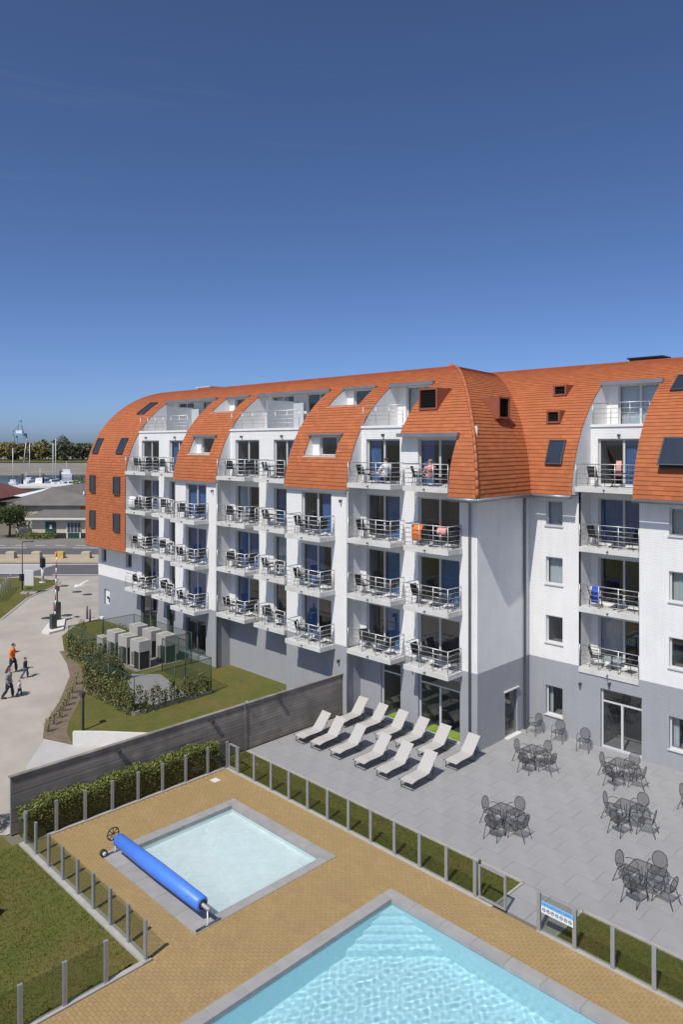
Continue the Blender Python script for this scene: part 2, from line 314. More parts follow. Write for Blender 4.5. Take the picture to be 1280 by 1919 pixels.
struct(kb.build('kerb', 'kerb'))
# fence footings
kb = MB(); strip(kb, [(-25.62,18.75),(-12.35,18.75)], 0.2, -0.02, 0.035); strip(kb, [(-10.85,18.75),(8,18.75)], 0.2, -0.02, 0.035)
strip(kb, [(-25.72,10.22),(-25.72,18.65)], 0.16, -0.02, 0.035); strip(kb, [(-25.8,10.2),(-17.5,10.2)], 0.26, -0.02, 0.06); strip(kb, [(-17.57,10.07),(-17.57,2)], 0.16, -0.02, 0.05)
strip(kb, [(-12.35,18.85),(-12.35,20.45),(-26.4,20.45)], 0.08, -0.02, 0.03); strip(kb, [(-10.36,18.85),(-10.36,20.45),(8,20.45)], 0.08, -0.02, 0.03)
struct(kb.build('kerb', 'kerb'))
def vis(x, y, z=0):
    d = (-x+y)/R2
    if d < 2: return None
    px = 640+1380*((x+y)/R2)/d; py = 832+1380*(13.8-z)/d
    return (px, py, d) if -20 < px < 1300 and -20 < py < 1940 else None
# yellow brick deck: nearest bricks are single objects, the rest one mesh
deck = MB(); rects_minus([-25.64,-17.5,POOLO[0],POOLO[1],KIDO[0],KIDO[1],6], [2,10.3,POOLO[2],POOLO[3],KIDO[2],KIDO[3],18.66],
    [POOLO, KIDO, (-30,-17.5,0,10.3)], -0.002, deck)
deck = struct(deck.build('pool_deck', 'ybed'))
bricks = []
ny = 0; y = 2.0
while y < 18.6:
    x = -25.6 + (0.105 if ny % 2 else 0.0)
    while x < 5.8:
        x1, y1 = x+0.21, y+0.105; cx, cy = x+.1, y+.05
        q = [x+.004, x+.206, y+.004, y+.101]
        for h in (POOLO, KIDO, (-40, -17.48, -9, 10.33)):
            ox = min(q[1], h[1]) - max(q[0], h[0]); oy = min(q[3], h[3]) - max(q[2], h[2])
            if ox > 0 and oy > 0:
                if ox < oy or (q[1]-q[0] > ox+.002 and oy > .09):
                    if h[0] > q[0]: q[1] = h[0]-.003
                    else: q[0] = h[1]+.003
                else:
                    if h[2] > q[2]: q[3] = h[2]-.003
                    else: q[2] = h[3]+.003
        if q[1]-q[0] > .015 and q[3]-q[2] > .015 and vis(cx, cy): bricks.append(tuple(q))
        x += 0.21
    y += 0.105; ny += 1
bricks.sort(key=lambda p: (p[1]-p[0] < .2 or p[3]-p[2] < .095, -p[0]+p[2]))
def brick_into(mb, q, dz=0.0):
    x0, x1, y0, y1 = q; z = 0.012+dz
    mb.add([(x0,y0,-.01),(x1,y0,-.01),(x1,y1,-.01),(x0,y1,-.01),(x0,y0,z),(x1,y0,z),(x1,y1,z),(x0,y1,z)], [(4,5,6,7),(0,1,5,4),(1,2,6,5),(2,3,7,6),(3,0,4,7)])
pb = MB(); brick_into(pb, (.004,.206,.004,.101)); pme = pb.data('paving_brick'); pme.materials.append(M['paver'])
for q in bricks[:300]:
    o = link(bpy.data.objects.new('paving_brick', pme), deck); o.location = (q[0]-.004, q[2]-.004, random.uniform(-.0015,.0015))
pb = MB()
for q in bricks[300:]: brick_into(pb, q, random.uniform(-.0015,.0015))
o = pb.build('paving_bricks', 'paver', deck); o['kind'] = 'stuff'
# grey terrace of large slabs
tb = MB(); rects_minus([-26.5,-19,8], [20.38,27.7,32.1], [(-30,-19,27.6,33)], -0.004, tb)
tb.quad((-12.32,18.84,-.004),(-10.4,18.84,-.004),(-10.4,20.4,-.004),(-12.32,20.4,-.004))
terr = struct(tb.build('terrace', 'bed'))
sl = MB(); e = 0.0035
sl.box(e, 1.2-e, e, 0.8-e, -.01, 0.012); sme = sl.data('paving_slab'); sme.materials.append(M['pave'])
row = 0; y = 20.45
while y < 32.0:
    x = -26.4 - (0.6 if row % 2 else 0)
    while x < 5:
        if vis(x+.6, y+.4) or vis(x, y) or vis(x+1.2, y+.8) or vis(x+1.2,y) or vis(x, y+.8):
            xa, xb, yb = max(x, -26.45), x+1.2, min(y+.8, 32.0)
            if not (y > 27.55 and xb < -18.9) and xb - xa > 0.1:
                if y + .8 > 27.6 and xa < -19.0:
                    if y < 27.6: yb = 27.6
                    else: xa = -19.0
                o = link(bpy.data.objects.new('paving_slab', sme), terr); o.location = (xa, y, random.uniform(-.002,.002)); o.scale = ((xb-xa)/1.2, (yb-y)/0.8, 1)
        x += 1.2
    y += 0.8; row += 1
for i in range(2):
    for j in range(2):
        o = link(bpy.data.objects.new('paving_slab', sme), terr); o.location = (-12.3+.96*i, 18.86+.8*j, 0); o.scale = (0.79, 1.0 if j == 0 else 0.92, 1)
# pools
def pool(name, label, outer, inner, depth, mliner, mwater, stone, steps):
    t = thing(name, label, 'swimming pool', ((inner[0]+inner[1])/2, (inner[2]+inner[3])/2, 0)); ox, oy = t.location.x, t.location.y
    fn = lambda x, y, z: (x-ox, y-oy, z)
    b = MB(fn); x0,x1,y0,y1 = inner
    b.quad((x0,y0,-depth),(x1,y0,-depth),(x1,y1,-depth),(x0,y1,-depth))
    b.quad((x0,y1,-depth),(x1,y1,-depth),(x1,y1,-.135),(x0,y1,-.135)); b.quad((x0,y0,-depth),(x0,y1,-depth),(x0,y1,-.135),(x0,y0,-.135))
    b.quad((x1,y1,-depth),(x1,y0,-depth),(x1,y0,-.135),(x1,y1,-.135)); b.quad((x1,y0,-depth),(x0,y0,-depth),(x0,y0,-.135),(x1,y0,-.135))
    b.build('basin', mliner, t).cycles.is_caustics_receiver = True
    if steps:
        for k in range(5):
            s = MB(fn); w = 0.55+0.36*k; top = -0.25-0.18*k
            # corner steps: a diagonal tread across the corner
            s.add([(x0+.005,y1-w,-depth+.002),(x0+.005,y1-.005,-depth+.002),(x0+w,y1-.005,-depth+.002),(x0+.005,y1-w,top),(x0+.005,y1-.005,top),(x0+w,y1-.005,top)],
                  [(3,5,4),(0,2,5,3),(0,3,4,1),(1,4,5,2)]); s.build('step', mliner, t).cycles.is_caustics_receiver = True
    w = MB(fn); n = 60
    xa, xb, ya, yb = x0+.003, x1-.003, y0+.003, y1-.003
    import numpy as np
    st = 0.034 if steps else 0.045; xa2 = max(xa, -15.0) if steps else xa; nx = int((xb-xa)/st); ny_ = int((yb-ya)/st)
    xs_ = np.linspace(xa, xb, nx+1); ys_ = np.linspace(ya, yb, ny_+1); gx, gy = np.meshgrid(xs_, ys_); rs = np.random.RandomState(4); hz = np.zeros_like(gx)
    for q in range(26):
        lam = rs.uniform(.11, .30); an = rs.uniform(0, 2*PI); hz += rs.uniform(.3, 1)*lam**1.1*np.sin((gx*math.cos(an)+gy*math.sin(an))*2*PI/lam+rs.uniform(0, 6.28))
    hz *= (.00085 if steps else .0006)/hz.std(); amp = np.clip(np.minimum(np.minimum(gx-xa, xb-gx), np.minimum(gy-ya, yb-gy))/.3, .15, 1)
    co = np.stack([gx-ox, gy-oy, -.11+hz*amp], -1).reshape(-1, 3); idx = np.arange((nx+1)*(ny_+1)).reshape(ny_+1, nx+1)
    fc_ = np.stack([idx[:-1,:-1], idx[:-1,1:], idx[1:,1:], idx[1:,:-1]], -1).reshape(-1, 4)
    me = bpy.data.meshes.new('water'); me.vertices.add(len(co)); me.vertices.foreach_set('co', co.ravel()); me.loops.add(fc_.size); me.loops.foreach_set('vertex_index', fc_.ravel().astype(np.int32))
    me.polygons.add(len(fc_)); me.polygons.foreach_set('loop_start', np.arange(0, fc_.size, 4, dtype=np.int32)); me.polygons.foreach_set('use_smooth', np.ones(len(fc_), dtype=bool)); me.update(); me.validate()
    me.materials.append(M[mwater]); wo_ = link(bpy.data.objects.new('water', me), t); wo_.cycles.is_caustics_caster = True
    # coping stones
    ox0,ox1,oy0,oy1 = outer
    def stones(a0, a1, f):
        n = max(1, round((a1-a0)/stone)); L_ = (a1-a0)/n
        for k in range(n):
            xs = f(a0+k*L_+.004, a0+(k+1)*L_-.004)
            c = MB(fn); c.box(xs[0],xs[1],xs[2],xs[3],-.13,.022); c.build('coping_stone', 'coping', t)
    stones(ox0, ox1, lambda a,b: (a,b,y1-.012,oy1)); stones(ox0, ox1, lambda a,b: (a,b,oy0,y0+.012))
    stones(y0, y1, lambda a,b: (ox0,x0+.012,a,b)); stones(y0, y1, lambda a,b: (x1-.012,ox1,a,b))
    return t
def water_mat(name, tint, bump, scale):
    m = glass_mat(name, tint, 0.0, 0.02); N, L = nodes(m)
    tc = N.new('ShaderNodeTexCoord'); nz = N.new('ShaderNodeTexNoise'); nz.inputs['Scale'].default_value = scale; nz.inputs['Detail'].default_value = 3; nz.inputs['Distortion'].default_value = 0.6
    L.new(tc.outputs['Object'], nz.inputs['Vector'])
    bp = N.new('ShaderNodeBump'); bp.inputs['Strength'].default_value = bump; bp.inputs['Distance'].default_value = 0.05; L.new(nz.outputs[0], bp.inputs['Height'])
    for n in N:
        if n.type in ('BSDF_GLOSSY', 'FRESNEL'): L.new(bp.outputs[0], n.inputs['Normal'])
        if n.type == 'FRESNEL': n.inputs[0].default_value = 1.33
    return m
def glass_water(name, tint):
    m = bpy.data.materials.new(name); m.use_nodes = True; N, L = nodes(m); N.remove(N['Principled BSDF']); out = [n for n in N if n.type == 'OUTPUT_MATERIAL'][0]
    g = N.new('ShaderNodeBsdfGlass'); g.inputs['IOR'].default_value = 1.33; g.inputs['Roughness'].default_value = 0.0; g.inputs['Color'].default_value = (*tint, 1); L.new(g.outputs[0], out.inputs[0]); return m
M['pwater'] = glass_water('pool_water', (0.86, 0.965, 0.99)); M['kwater'] = glass_water('shallow_water', (0.95, 0.985, 0.985))
sun_d.cycles.is_caustics_light = True
pool('swimming_pool', 'large blue swimming pool with corner steps in the foreground', POOLO, POOL, 1.3, 'basin', 'pwater', 1.05, True)
pool('paddling_pool', 'small shallow paddling pool with pale water and grey coping', KIDO, KID, 0.42, 'basin2', 'kwater', 1.1, False)
# ------------------------------------------------------------------ the hotel building
HB = thing('hotel_building', 'white and grey painted brick hotel with curved orange tiled roof', 'building', (0, 0, 0))
FL = [0.0, 3.48, 6.265, 9.05, 11.835, 14.6]      # floor levels
YR, YF, YW = 27.6, 26.65, 32.0                  # recessed plane, forward plane, right wing plane
SX = -11.25                                      # bay C repeats bay B shifted
fY = lambda Y: (lambda u, w, z: (u, Y + w, z))   # wall facing -Y, w = depth inwards
fX = lambda X: (lambda u, w, z: (X - w, u, z))   # wall facing +X
def wall(fn, u0, u1, z0, z1, holes, depth=0.2, name='wall', m='wall', parent=None):
    b = MB(fn); hs = [h for h in holes if h[0] < u1 and h[1] > u0 and h[2] < z1 and h[3] > z0]
    us = sorted(set([u0, u1] + [v for h in hs for v in (max(h[0],u0), min(h[1],u1))])); zs = sorted(set([z0, z1] + [v for h in hs for v in (max(h[2],z0), min(h[3],z1))]))
    for i in range(len(us)-1):
        for j in range(len(zs)-1):
            cu, cz = (us[i]+us[i+1])/2, (zs[j]+zs[j+1])/2
            if any(h[0] < cu < h[1] and h[2] < cz < h[3] for h in hs): continue
            b.quad((us[i],0,zs[j]),(us[i+1],0,zs[j]),(us[i+1],0,zs[j+1]),(us[i],0,zs[j+1]))
    for h in hs:
        a, c, l, t = h
        b.quad((a,0,l),(a,0,t),(a,depth,t),(a,depth,l)); b.quad((c,0,t),(c,0,l),(c,depth,l),(c,depth,t))
        b.quad((a,0,t),(c,0,t),(c,depth,t),(a,depth,t)); b.quad((c,0,l),(a,0,l),(a,depth,l),(c,depth,l))
    return b.build(name, m, parent or HB)
def curtain_mesh(fn, u0, u1, z0, z1, w, m, parent):
    b = MB(fn); n = max(6, int((u1-u0)/0.045)); vs = []
    for i in range(n+1):
        u = u0+(u1-u0)*i/n; ww = w + 0.035*math.sin(i*1.9)+0.012*math.sin(i*0.7)
        vs += [(u, ww, z0), (u, ww, z1)]
    b.add(vs, [(2*i, 2*i+2, 2*i+3, 2*i+1) for i in range(n)], True); return b.build('curtain', m, parent)
def window(fn, u0, u1, z0, z1, panes=2, m='frame', cur=None, d=0.14, sill=False, room=2.2, split=None, parent=None, transom=0):
    b = MB(fn); t = 0.065; a, c, l, h = u0+.004, u1-.004, z0+.004, z1-.004; d1 = d+0.07
    def bar(x0, x1, y0, y1): b.box(x0, x1, d, d1, y0, y1)
    bar(a, a+t, l, h); bar(c-t, c, l, h); bar(a+t, c-t, h-t, h); bar(a+t, c-t, l, l+t)
    top = h-t
    if transom: bar(a+t, c-t, top-transom, top-transom+t); 
    if panes == 2:
        mid = (a+c)/2 if split is None else a+(c-a)*split; bar(mid-0.05, mid+0.05, l+t, (top-transom) if transom else top)
    if sill: b.box(a-.05, c+.05, -0.06, d, l-0.05, l+.004)
    wo = b.build('window', m, parent or HB)
    segs = [(a+t, c-t)] if panes == 1 else [(a+t, mid-.05), (mid+.05, c-t)]
    for s0, s1 in segs:
        p = MB(fn); hi = (top-transom) if transom else top
        p.quad((s0, d+.03, l+t), (s1, d+.03, l+t), (s1, d+.03, hi), (s0, d+.03, hi)); p.build('pane', 'glass', wo)
    if transom:
        p = MB(fn); p.quad((a+t, d+.03, top-transom+t), (c-t, d+.03, top-transom+t), (c-t, d+.03, top), (a+t, d+.03, top)); p.build('pane', 'glass', wo)
    if room:
        r = MB(fn); q0, q1 = d1+.001, d1+room
        r.quad((a,q1,l),(c,q1,l),(c,q1,h),(a,q1,h)); r.quad((a,q0,l),(a,q1,l),(a,q1,h),(a,q0,h)); r.quad((c,q1,l),(c,q0,l),(c,q0,h),(c,q1,h))
        r.quad((a,q0,h),(a,q1,h),(c,q1,h),(c,q0,h)); r.quad((a,q1,l),(a,q0,l),(c,q0,l),(c,q1,l)); r.build('room', 'room', wo)
    if cur:
        kind, f0, f1 = cur; curtain_mesh(fn, a+t+(c-a-2*t)*f0, a+t+(c-a-2*t)*f1, l+.03, h-t, d1+.12, kind, wo)
    return wo
rc = random.Random(11)
def rcur():
    q = rc.random()
    if q < .42: return ('blue', 0.0, rc.uniform(.3, 1.0))
    if q < .62: return ('blue', rc.uniform(.45, .6), 1.0)
    if q < .78: return ('sheer', 0.0, rc.uniform(.5, 1))
    return None
# --- walls and glazed doors of the left wing
def dhole(x0, x1, k, h=2.2): return (x0, x1, FL[k]+.03, FL[k]+h)
A1, A2 = (-25.8, -23.55), (-22.4, -19.98)
B1, B2, B3 = (-36.9, -34.55), (-33.2, -31.15), (-29.7, -27.4)
sh = lambda p: (p[0]+SX, p[1]+SX)
C1, C2, C3 = sh(B1), sh(B2), sh(B3)
hA = [dhole(*A1, k) for k in (1,2,3,4)] + [dhole(*A2, k) for k in (1,2,3,4)]
gA = [(-24.8,-23.5,0.06,2.95), (-22.4,-19.95,0.06,2.95)]
wall(fY(YR), -26.2, -19.0, 0, 14.6, hA+gA)
for k in (1,2,3,4):
    for p in (A1, A2): window(fY(YR), *dhole(*p, k), cur=rcur() if k < 4 else ('blue', 0.0, 0.3))
window(fY(YR), *gA[0], panes=1, transom=0.5); wl = window(fY(YR), *gA[1], transom=0.5)
for q0, q1 in ((-24.7,-23.6), (-22.3,-20.05)):
    c = MB(); c.quad((q0,YR+.22,.075),(q1,YR+.22,.075),(q1,YR+1.2,.075),(q0,YR+1.2,.075)); c.build('carpet', 'lime', HB)
for off, cols, ground in ((0, (B1,B2,B3), []), (SX, (C1,C2,C3), [(-48.3,-46.1,.1,2.9),(-44.75,-43.9,.1,2.6)])):
    hs = [dhole(*cols[0], k) for k in (1,2,3,4)] + [dhole(*cols[1], k) for k in (1,2,3,4)]
    wall(fY(YR), -37.5+off, -30.95+off, 0, 14.6, hs+ground)
    for h in hs: window(fY(YR), *h, cur=rcur())
    for h in ground: window(fY(YR), *h, panes=2 if h[1]-h[0] > 1 else 1, m='zinc')
    hb = [dhole(*cols[2], k) for k in (1,2,3)]; gb = [(-41.0,-38.7,.35,2.6)] if off else []
    wall(fY(YF), -30.95+off, -26.2+off, 0, 11.5, hb+gb)
    for h in hb: window(fY(YF), *h, cur=rcur())
    for h in gb: window(fY(YF), *h, m='zinc')
    wall(fX(-26.2+off), YF, YR, 0, 11.5, [])
    b = MB(); b.quad((-30.95+off,YR,0),(-30.95+off,YF,0),(-30.95+off,YF,11.5),(-30.95+off,YR,11.5)); b.build('wall', 'wall', HB)
hE = [(-53.85,-52.95,1.3,2.5), (-54.3,-53.5,4.55,5.6), (-50.5,-49.6,4.55,5.6)]
wall(fY(YR), -54.8, -48.75, 0, 6.2, hE)
for h in hE: window(fY(YR), *h, panes=1)
pz = MB(fY(YR)); pz.box(-53.75,-53.05,.10,.13,1.36,2.44); pz.build('poster', 'signwhite', HB)
pz = MB(fY(YR)); pz.box(-53.55,-53.3,.085,.098,1.75,1.95); pz.box(-53.3,-53.15,.085,.098,1.5,1.9); pz.build('poster_print', 'dark', HB)
b = MB(); b.quad((-54.8,YR+12,0),(-54.8,YR,0),(-54.8,YR,11),(-54.8,YR+12,11)); b.build('wall', 'wall', HB)
# --- side wall and right wing
wall(fX(-19.0), YR, YW, 0, 11.6, [(29.85,30.92,.05,2.15)])
window(fX(-19.0), 29.85,30.92,.05,2.15, panes=1, m='zinc', d=.06)
b = MB(fX(-19.0)); b.box(29.75,31.0,-.08,.03,2.15,2.21); b.build('door_canopy', 'frame', HB)
b = MB(fX(-19.0)); b.box(29.8,31.0,-.25,.0,0.012,.05); b.build('doorstep', 'cwhite', HB)
LG = (-16.4, -13.57); YB = 33.2
wins = []
for x0, x1 in ((-18.1,-17.22), (-12.3,-11.1), (-9.2,-8.0)):
    for z0, z1 in ((9.9,11.1),(7.1,8.4),(4.3,5.6),(.85,2.25)): wins.append((x0,x1,z0,z1))
gd = (-15.35,-13.45,.05,2.72)
lh = (LG[0], LG[1], 3.25, 11.6)
wall(fY(YW), -19.0, 4.0, 0, 11.6, wins+[gd, lh])
for i, h in enumerate(wins): window(fY(YW), *h, panes=1, sill=True, cur=('sheer', 0.0, 1.0) if i in (0,1,4,5) else (('sheer',0,.25) if i % 2 else None))
window(fY(YW), *gd, transom=.55)
b = MB(); b.quad((LG[0],YW,3.25),(LG[0],YB,3.25),(LG[0],YB,11.45),(LG[0],YW,11.45)); b.build('wall', 'wall', HB)
b = MB(); b.quad((LG[1],YB,3.25),(LG[1],YW,3.25),(LG[1],YW,11.45),(LG[1],YB,11.45)); b.build('wall', 'wall', HB)
hl = [(-16.05,-13.65,FL[k]+.03,FL[k]+2.2) for k in (1,2,3,4)]
wall(fY(YB), LG[0], LG[1], 3.25, 14.6, hl)
for i, h in enumerate(hl): window(fY(YB), *h, cur=(('sheer',0,.5), None, ('blue',0,1), ('blue',.5,1))[i])
# --- curved roof
ZA, BB = 11.0, 7.2
def prof(y0, a, z): 
    s = max(0.0, min(1.0, (z-ZA)/BB)); return y0 + a*(1-math.sqrt(max(0, 1-s*s)))
Y0L, AL, Y0R, AR = 26.5, 8.25, 31.3, 8.2
def rows(zs, ze, step=0.195):
    out = []; z = zs
    # arc-length stepping on the ellipse (vertical below ZA)
    t = None
    while z < min(ze, ZA): out.append((z, 0.0)); z += step
    t = math.asin(max(0.0, min(1.0, (max(z, ZA)-ZA)/BB))); te = math.asin(min(1.0, (ze-ZA)/BB))
    while t < te:
        out.append((ZA+BB*math.sin(t), 1-math.cos(t)))
        t += step/math.sqrt((BB*math.cos(t))**2+(8.2*math.sin(t))**2)
    out.append((ZA+BB*math.sin(te), 1-math.cos(te))); return out
HIP0, HIPA = (-18.25, 26.5), 7.55
VAL0, VALA = (-18.5, 31.3), 8.3
def front(xl, xr, y0, a):
    def E(c, z):
        p = xl(c) if callable(xl) else xl; q = xr(c) if callable(xr) else xr
        if y0 == Y0L: q = max(p, min(q, hipx(c)))
        return Vector((p, y0+a*c, z)), Vector((q, y0+a*c, z))
    return E
hipx = lambda c: HIP0[0]-HIPA*c
valx = lambda c: VAL0[0]-VALA*c
def side(c, z): return Vector((hipx(c), Y0L+AL*c, z)), Vector((valx(c), Y0R+AR*c, z))
ZT = 16.95
E_LO = 11.45
opB = [(-29.75,-27.35,13.15,14.3), (-29.75,-27.35,15.85,16.95)]
opC = [(a+SX,b_+SX,c,d) for a,b_,c,d in opB]
opA = [(-23.4,-19.85,0,14.25)]
patches = [(front(-54.7,-48.5,Y0L,AL), 6.0, 18.2, []), (front(-48.5,-42.2,Y0L,AL), ZT, 18.2, []), (front(-42.2,-37.42,Y0L,AL), E_LO, 18.2, opC),
           (front(-37.42,-30.95,Y0L,AL), ZT, 18.2, []), (front(-30.95,-26.15,Y0L,AL), E_LO, 18.2, opB), (front(-26.15,-23.35,Y0L,AL), ZT, 18.2, []),
           (front(-23.35,hipx,Y0L,AL), E_LO, 18.2, opA), (side, E_LO, 18.2, []),
           (front(valx,LG[0],Y0R,AR), E_LO, 18.2, []), (front(LG[0],LG[1],Y0R,AR), 16.75, 18.2, []), (front(LG[1],4.0,Y0R,AR), E_LO, 18.2, [])]
under = MB(); tiles = []
for E, z0, z1, ops in patches:
    rr = rows(z0, z1); pid = 0
    for i in range(len(rr)-1):
        (za, ca), (zb, cb) = rr[i], rr[i+1]; A0, B0 = E(ca, za); A1_, B1_ = E(cb, zb); zm = (za+zb)/2
        W0 = (B0-A0).length
        if W0 < .05: continue
        u = (B0-A0)/W0; tg = (A1_+B1_-A0-B0); nrm = u.cross(tg).normalized()
        iv = [(0.0, W0)]
        for o in ops:
            if o[2] < zm < o[3]:
                a, c = o[0]-A0.x, o[1]-A0.x; nv = []
                for s0, s1 in iv:
                    if a > s0: nv.append((s0, min(s1, a)))
                    if c < s1: nv.append((max(s0, c), s1))
                iv = [q for q in nv if q[1]-q[0] > .02]
        W1 = (B1_-A1_).length
        for s0, s1 in iv:
            # rows narrow or widen between hip and valley: interpolate by fraction only when the patch is full width
            full = (s0 <= 1e-6 and s1 >= W0-1e-6)
            def top(s): return A1_+(B1_-A1_)*(s/W0) if full else Vector((A0.x+s*u.x, A1_.y+(B1_.y-A1_.y)*s/W0, zb)) if E is not side else A1_+(B1_-A1_)*(s/W0)
            def bot(s): return A0+u*s
            if not full and s1 >= W0-1e-6:
                top_r = B1_
            else: top_r = top(s1)
            under.quad(bot(s0), bot(s1), top_r, top(s0))
            s = s0 - (0.165 if i % 2 else 0.0)
            while s < s1-.01:
                a, c = max(s, s0), min(s+.33, s1)
                if c-a > .015:
                    tc_ = top_r if c >= s1-1e-6 else top(c)
                    tiles.append((bot(a+.003), bot(c-.003), tc_, top(a), nrm))
                s += .33
roof = under.build('roof', 'under', HB)
def tile_into(mb, q, dz):
    p0, p1, p2, p3, n = q; k = n*(0.038+dz); h = n*0.010
    up = ((p3-p0)+(p2-p1))*0.06
    mb.add([p0+k, p1+k, p2+h+up, p3+h+up, p0+n*.002, p1+n*.002], [(0,1,2,3),(4,5,1,0),(4,0,3),(1,5,2)])
def tdist(q):
    c = (q[0]+q[2])/2; v = vis(c.x, c.y, c.z); return v[2] if v else 1e9
tiles.sort(key=tdist)
for q in tiles[:300]:
    b = MB(); tile_into(b, q, random.uniform(-.004,.004)); b.build('roof_tile', 'tile', roof)
b = MB()
for q in tiles[300:]: tile_into(b, q, random.uniform(-.004,.004))
o = b.build('roof_tiles', 'tile', roof); o['kind'] = 'stuff'
# ridge, hip and valley trims
def curve_pts(f, z0=E_LO, n=28):
    t0 = math.asin((z0-ZA)/BB); pts = []
    for i in range(n+1):
        t = t0+(PI/2-t0)*i/n; pts.append(f(1-math.cos(t), ZA+BB*math.sin(t)))
    return pts
hp = curve_pts(lambda c, z: side(c, z)[0]+Vector((.03,-.03,.03)))
for i in range(len(hp)-1):
    b = MB(); b.tube([hp[i], hp[i]+(hp[i+1]-hp[i])*1.06], 0.085, 8, r2=0.07); b.build('hip_tile', 'clay', roof)
pk = hp[-1]; b = MB(); b.tube([pk+Vector((0,0,-.1)), pk+Vector((0,0,.22))], .16, 8, r2=.09); b.build('ridge_finial', 'clay', roof)
def ridge(p, q):
    p, q = Vector(p), Vector(q); n = int((q-p).length/0.45)
    for i in range(n):
        b = MB(); b.tube([p+(q-p)*(i/n), p+(q-p)*((i+1.05)/n)], .09, 6); b.build('ridge_tile', 'clay', roof)
ridge((-54.7,Y0L+AL,18.2), (hipx(1),Y0L+AL,18.2)); ridge((valx(1),Y0R+AR,18.2), (4,Y0R+AR,18.2))
b = MB(); yr = Y0L+AL
b.quad((hipx(1),yr,18.19),(-54.7,yr,18.19),(-54.7,yr+8,12),(hipx(1)-4,yr+8,12)); yq = Y0R+AR
b.quad((4,yq,18.19),(valx(1),yq,18.19),(valx(1)-6,yq+8,12),(4,yq+8,12)); b.quad((hipx(1),yr,18.19),(valx(1),yq,18.19),(valx(1)-6,yq+8,12),(hipx(1)-4,yr+8,12))
b.build('back_slope', 'clay', roof)
pts = [(-54.68, prof(Y0L,AL,z), z) for z in [11.0+7.2*math.sin(PI/2*i/14) for i in range(15)]]
b = MB(); b.poly([(-54.68,yr+9,6.0),(-54.68,26.5,6.0)]+pts+[(-54.68,yr+9,12)]); b.build('gable', 'clay', HB)
wall(fX(-48.5), 26.53, YR, 6.0, 11.45, [])
b = MB(); b.box(-54.7,-48.5,26.5,27.62,5.93,6.0); b.build('soffit', 'zinc', HB)
# slot cheeks (brick), terraces on the fifth floor, beams
def cheek(x, y0, a, yb, z0, z1, flip, wm='wall'):
    zz = [z0+(z1-z0)*i/20 for i in range(21)]
    p = [(x, prof(y0,a,z)+.02, z) for z in zz]+[(x,yb,z1),(x,yb,z0)]
    b = MB(); b.poly(p if flip else p[::-1]); return b.build('cheek_wall', wm, HB)
SL = [(-48.5,-42.2,Y0L,AL,YR,30.5,ZT), (-37.42,-30.95,Y0L,AL,YR,30.5,ZT), (-26.15,-23.35,Y0L,AL,YR,30.5,ZT), (LG[0],LG[1],Y0R,AR,YB,34.9,16.75)]
for n_, (xa, xb, y0, a, yp, yb, zt) in enumerate(SL):
    cheek(xa, y0, a, yb+.3, 11.45, zt, False); cheek(xb, y0, a, yb+.3, 11.45 if n_ != 2 else 14.25, zt, True)
    b = MB(); b.box(xa+.01, xb-.01, yp+.21, yb+.2, 14.38, 14.6); b.build('terrace_floor', 'slab', HB)
    b = MB(); b.box(xa+.012, xb-.012, yp-.06, yp+.22, 14.6, 14.72); b.build('parapet_coping', 'white', HB)
    yt = prof(y0, a, zt)
    b = MB(); b.box(xa-.05, xb+.12, yt-.32, yt-.1, zt-.12, zt+.06); b.build('awning_cassette', 'zinc', HB)
    b = MB(); b.box(xa+.01, xb-.01, yt-.1, yb+.3, zt-.03, zt+.05); b.build('ceiling', 'white', HB)
    w = xb-xa
    hs = [(xa+.55,xb-.15,14.63,zt-.1)] if w < 4 else [(xa+.5,xa+2.7,14.63,zt-.1),(xb-2.6,xb-.4,14.63,zt-.1)]
    wall(fY(yb), xa, xb, 14.5, zt, hs, name='wall', m='white')
    for h in hs: window(fY(yb), *h, cur=('sheer',0,1) if n_ == 3 else (('sheer',0,.6) if rc.random() < .5 else None), room=1.2)
    rail_y = yp+.05
    pts = [xa+.06+(w-.12)*i/(3 if w < 4 else 6) for i in range((3 if w < 4 else 6)+1)]
    t_ = MB(); t_.tube([(xa+.03,rail_y,15.72),(xb-.03,rail_y,15.72)], .025, 6); ra = t_.build('railing', 'steel', HB)
    for hgt in (.3,.52,.74):
        t_ = MB(); t_.tube([(xa+.03,rail_y,14.72+hgt),(xb-.03,rail_y,14.72+hgt)], .012, 5); t_.build('rail', 'steel', ra)
    for x in pts:
        t_ = MB(); t_.tube([(x,rail_y,14.72),(x,rail_y,15.72)], .018, 5); t_.build('post', 'steel', ra)
    if w > 4:
        xm = (xa+xb)/2; b = MB(); b.box(xm-.02,xm+.02,yp+.3,yb,14.6,16.4); b.build('privacy_screen', 'frost', HB)
        b = MB(); b.box(xm-.9,xm+.9,yb-.5,yb-.46,14.65,16.3); b.build('privacy_screen', 'frost', HB)
# opening for the fourth-floor balcony at the corner
yt = prof(Y0L, AL, 14.25)
b = MB(); b.box(-23.35,-19.75,yt-.3,yt-.06,14.13,14.31); b.build('awning_cassette', 'zinc', HB)
b = MB(); b.box(-23.35,-19.85,yt-.06,YR+.0,14.2,14.28); b.build('ceiling', 'white', HB)
cheek(-19.85, Y0L, AL, YR, 11.45, 14.25, True)
b = MB(); b.quad((-23.36,YR,11.83),(-23.36,YR+.01,11.83),(-23.36,YR+.01,14.6),(-23.36,YR,14.6)); b.build('wall', 'wall', HB)
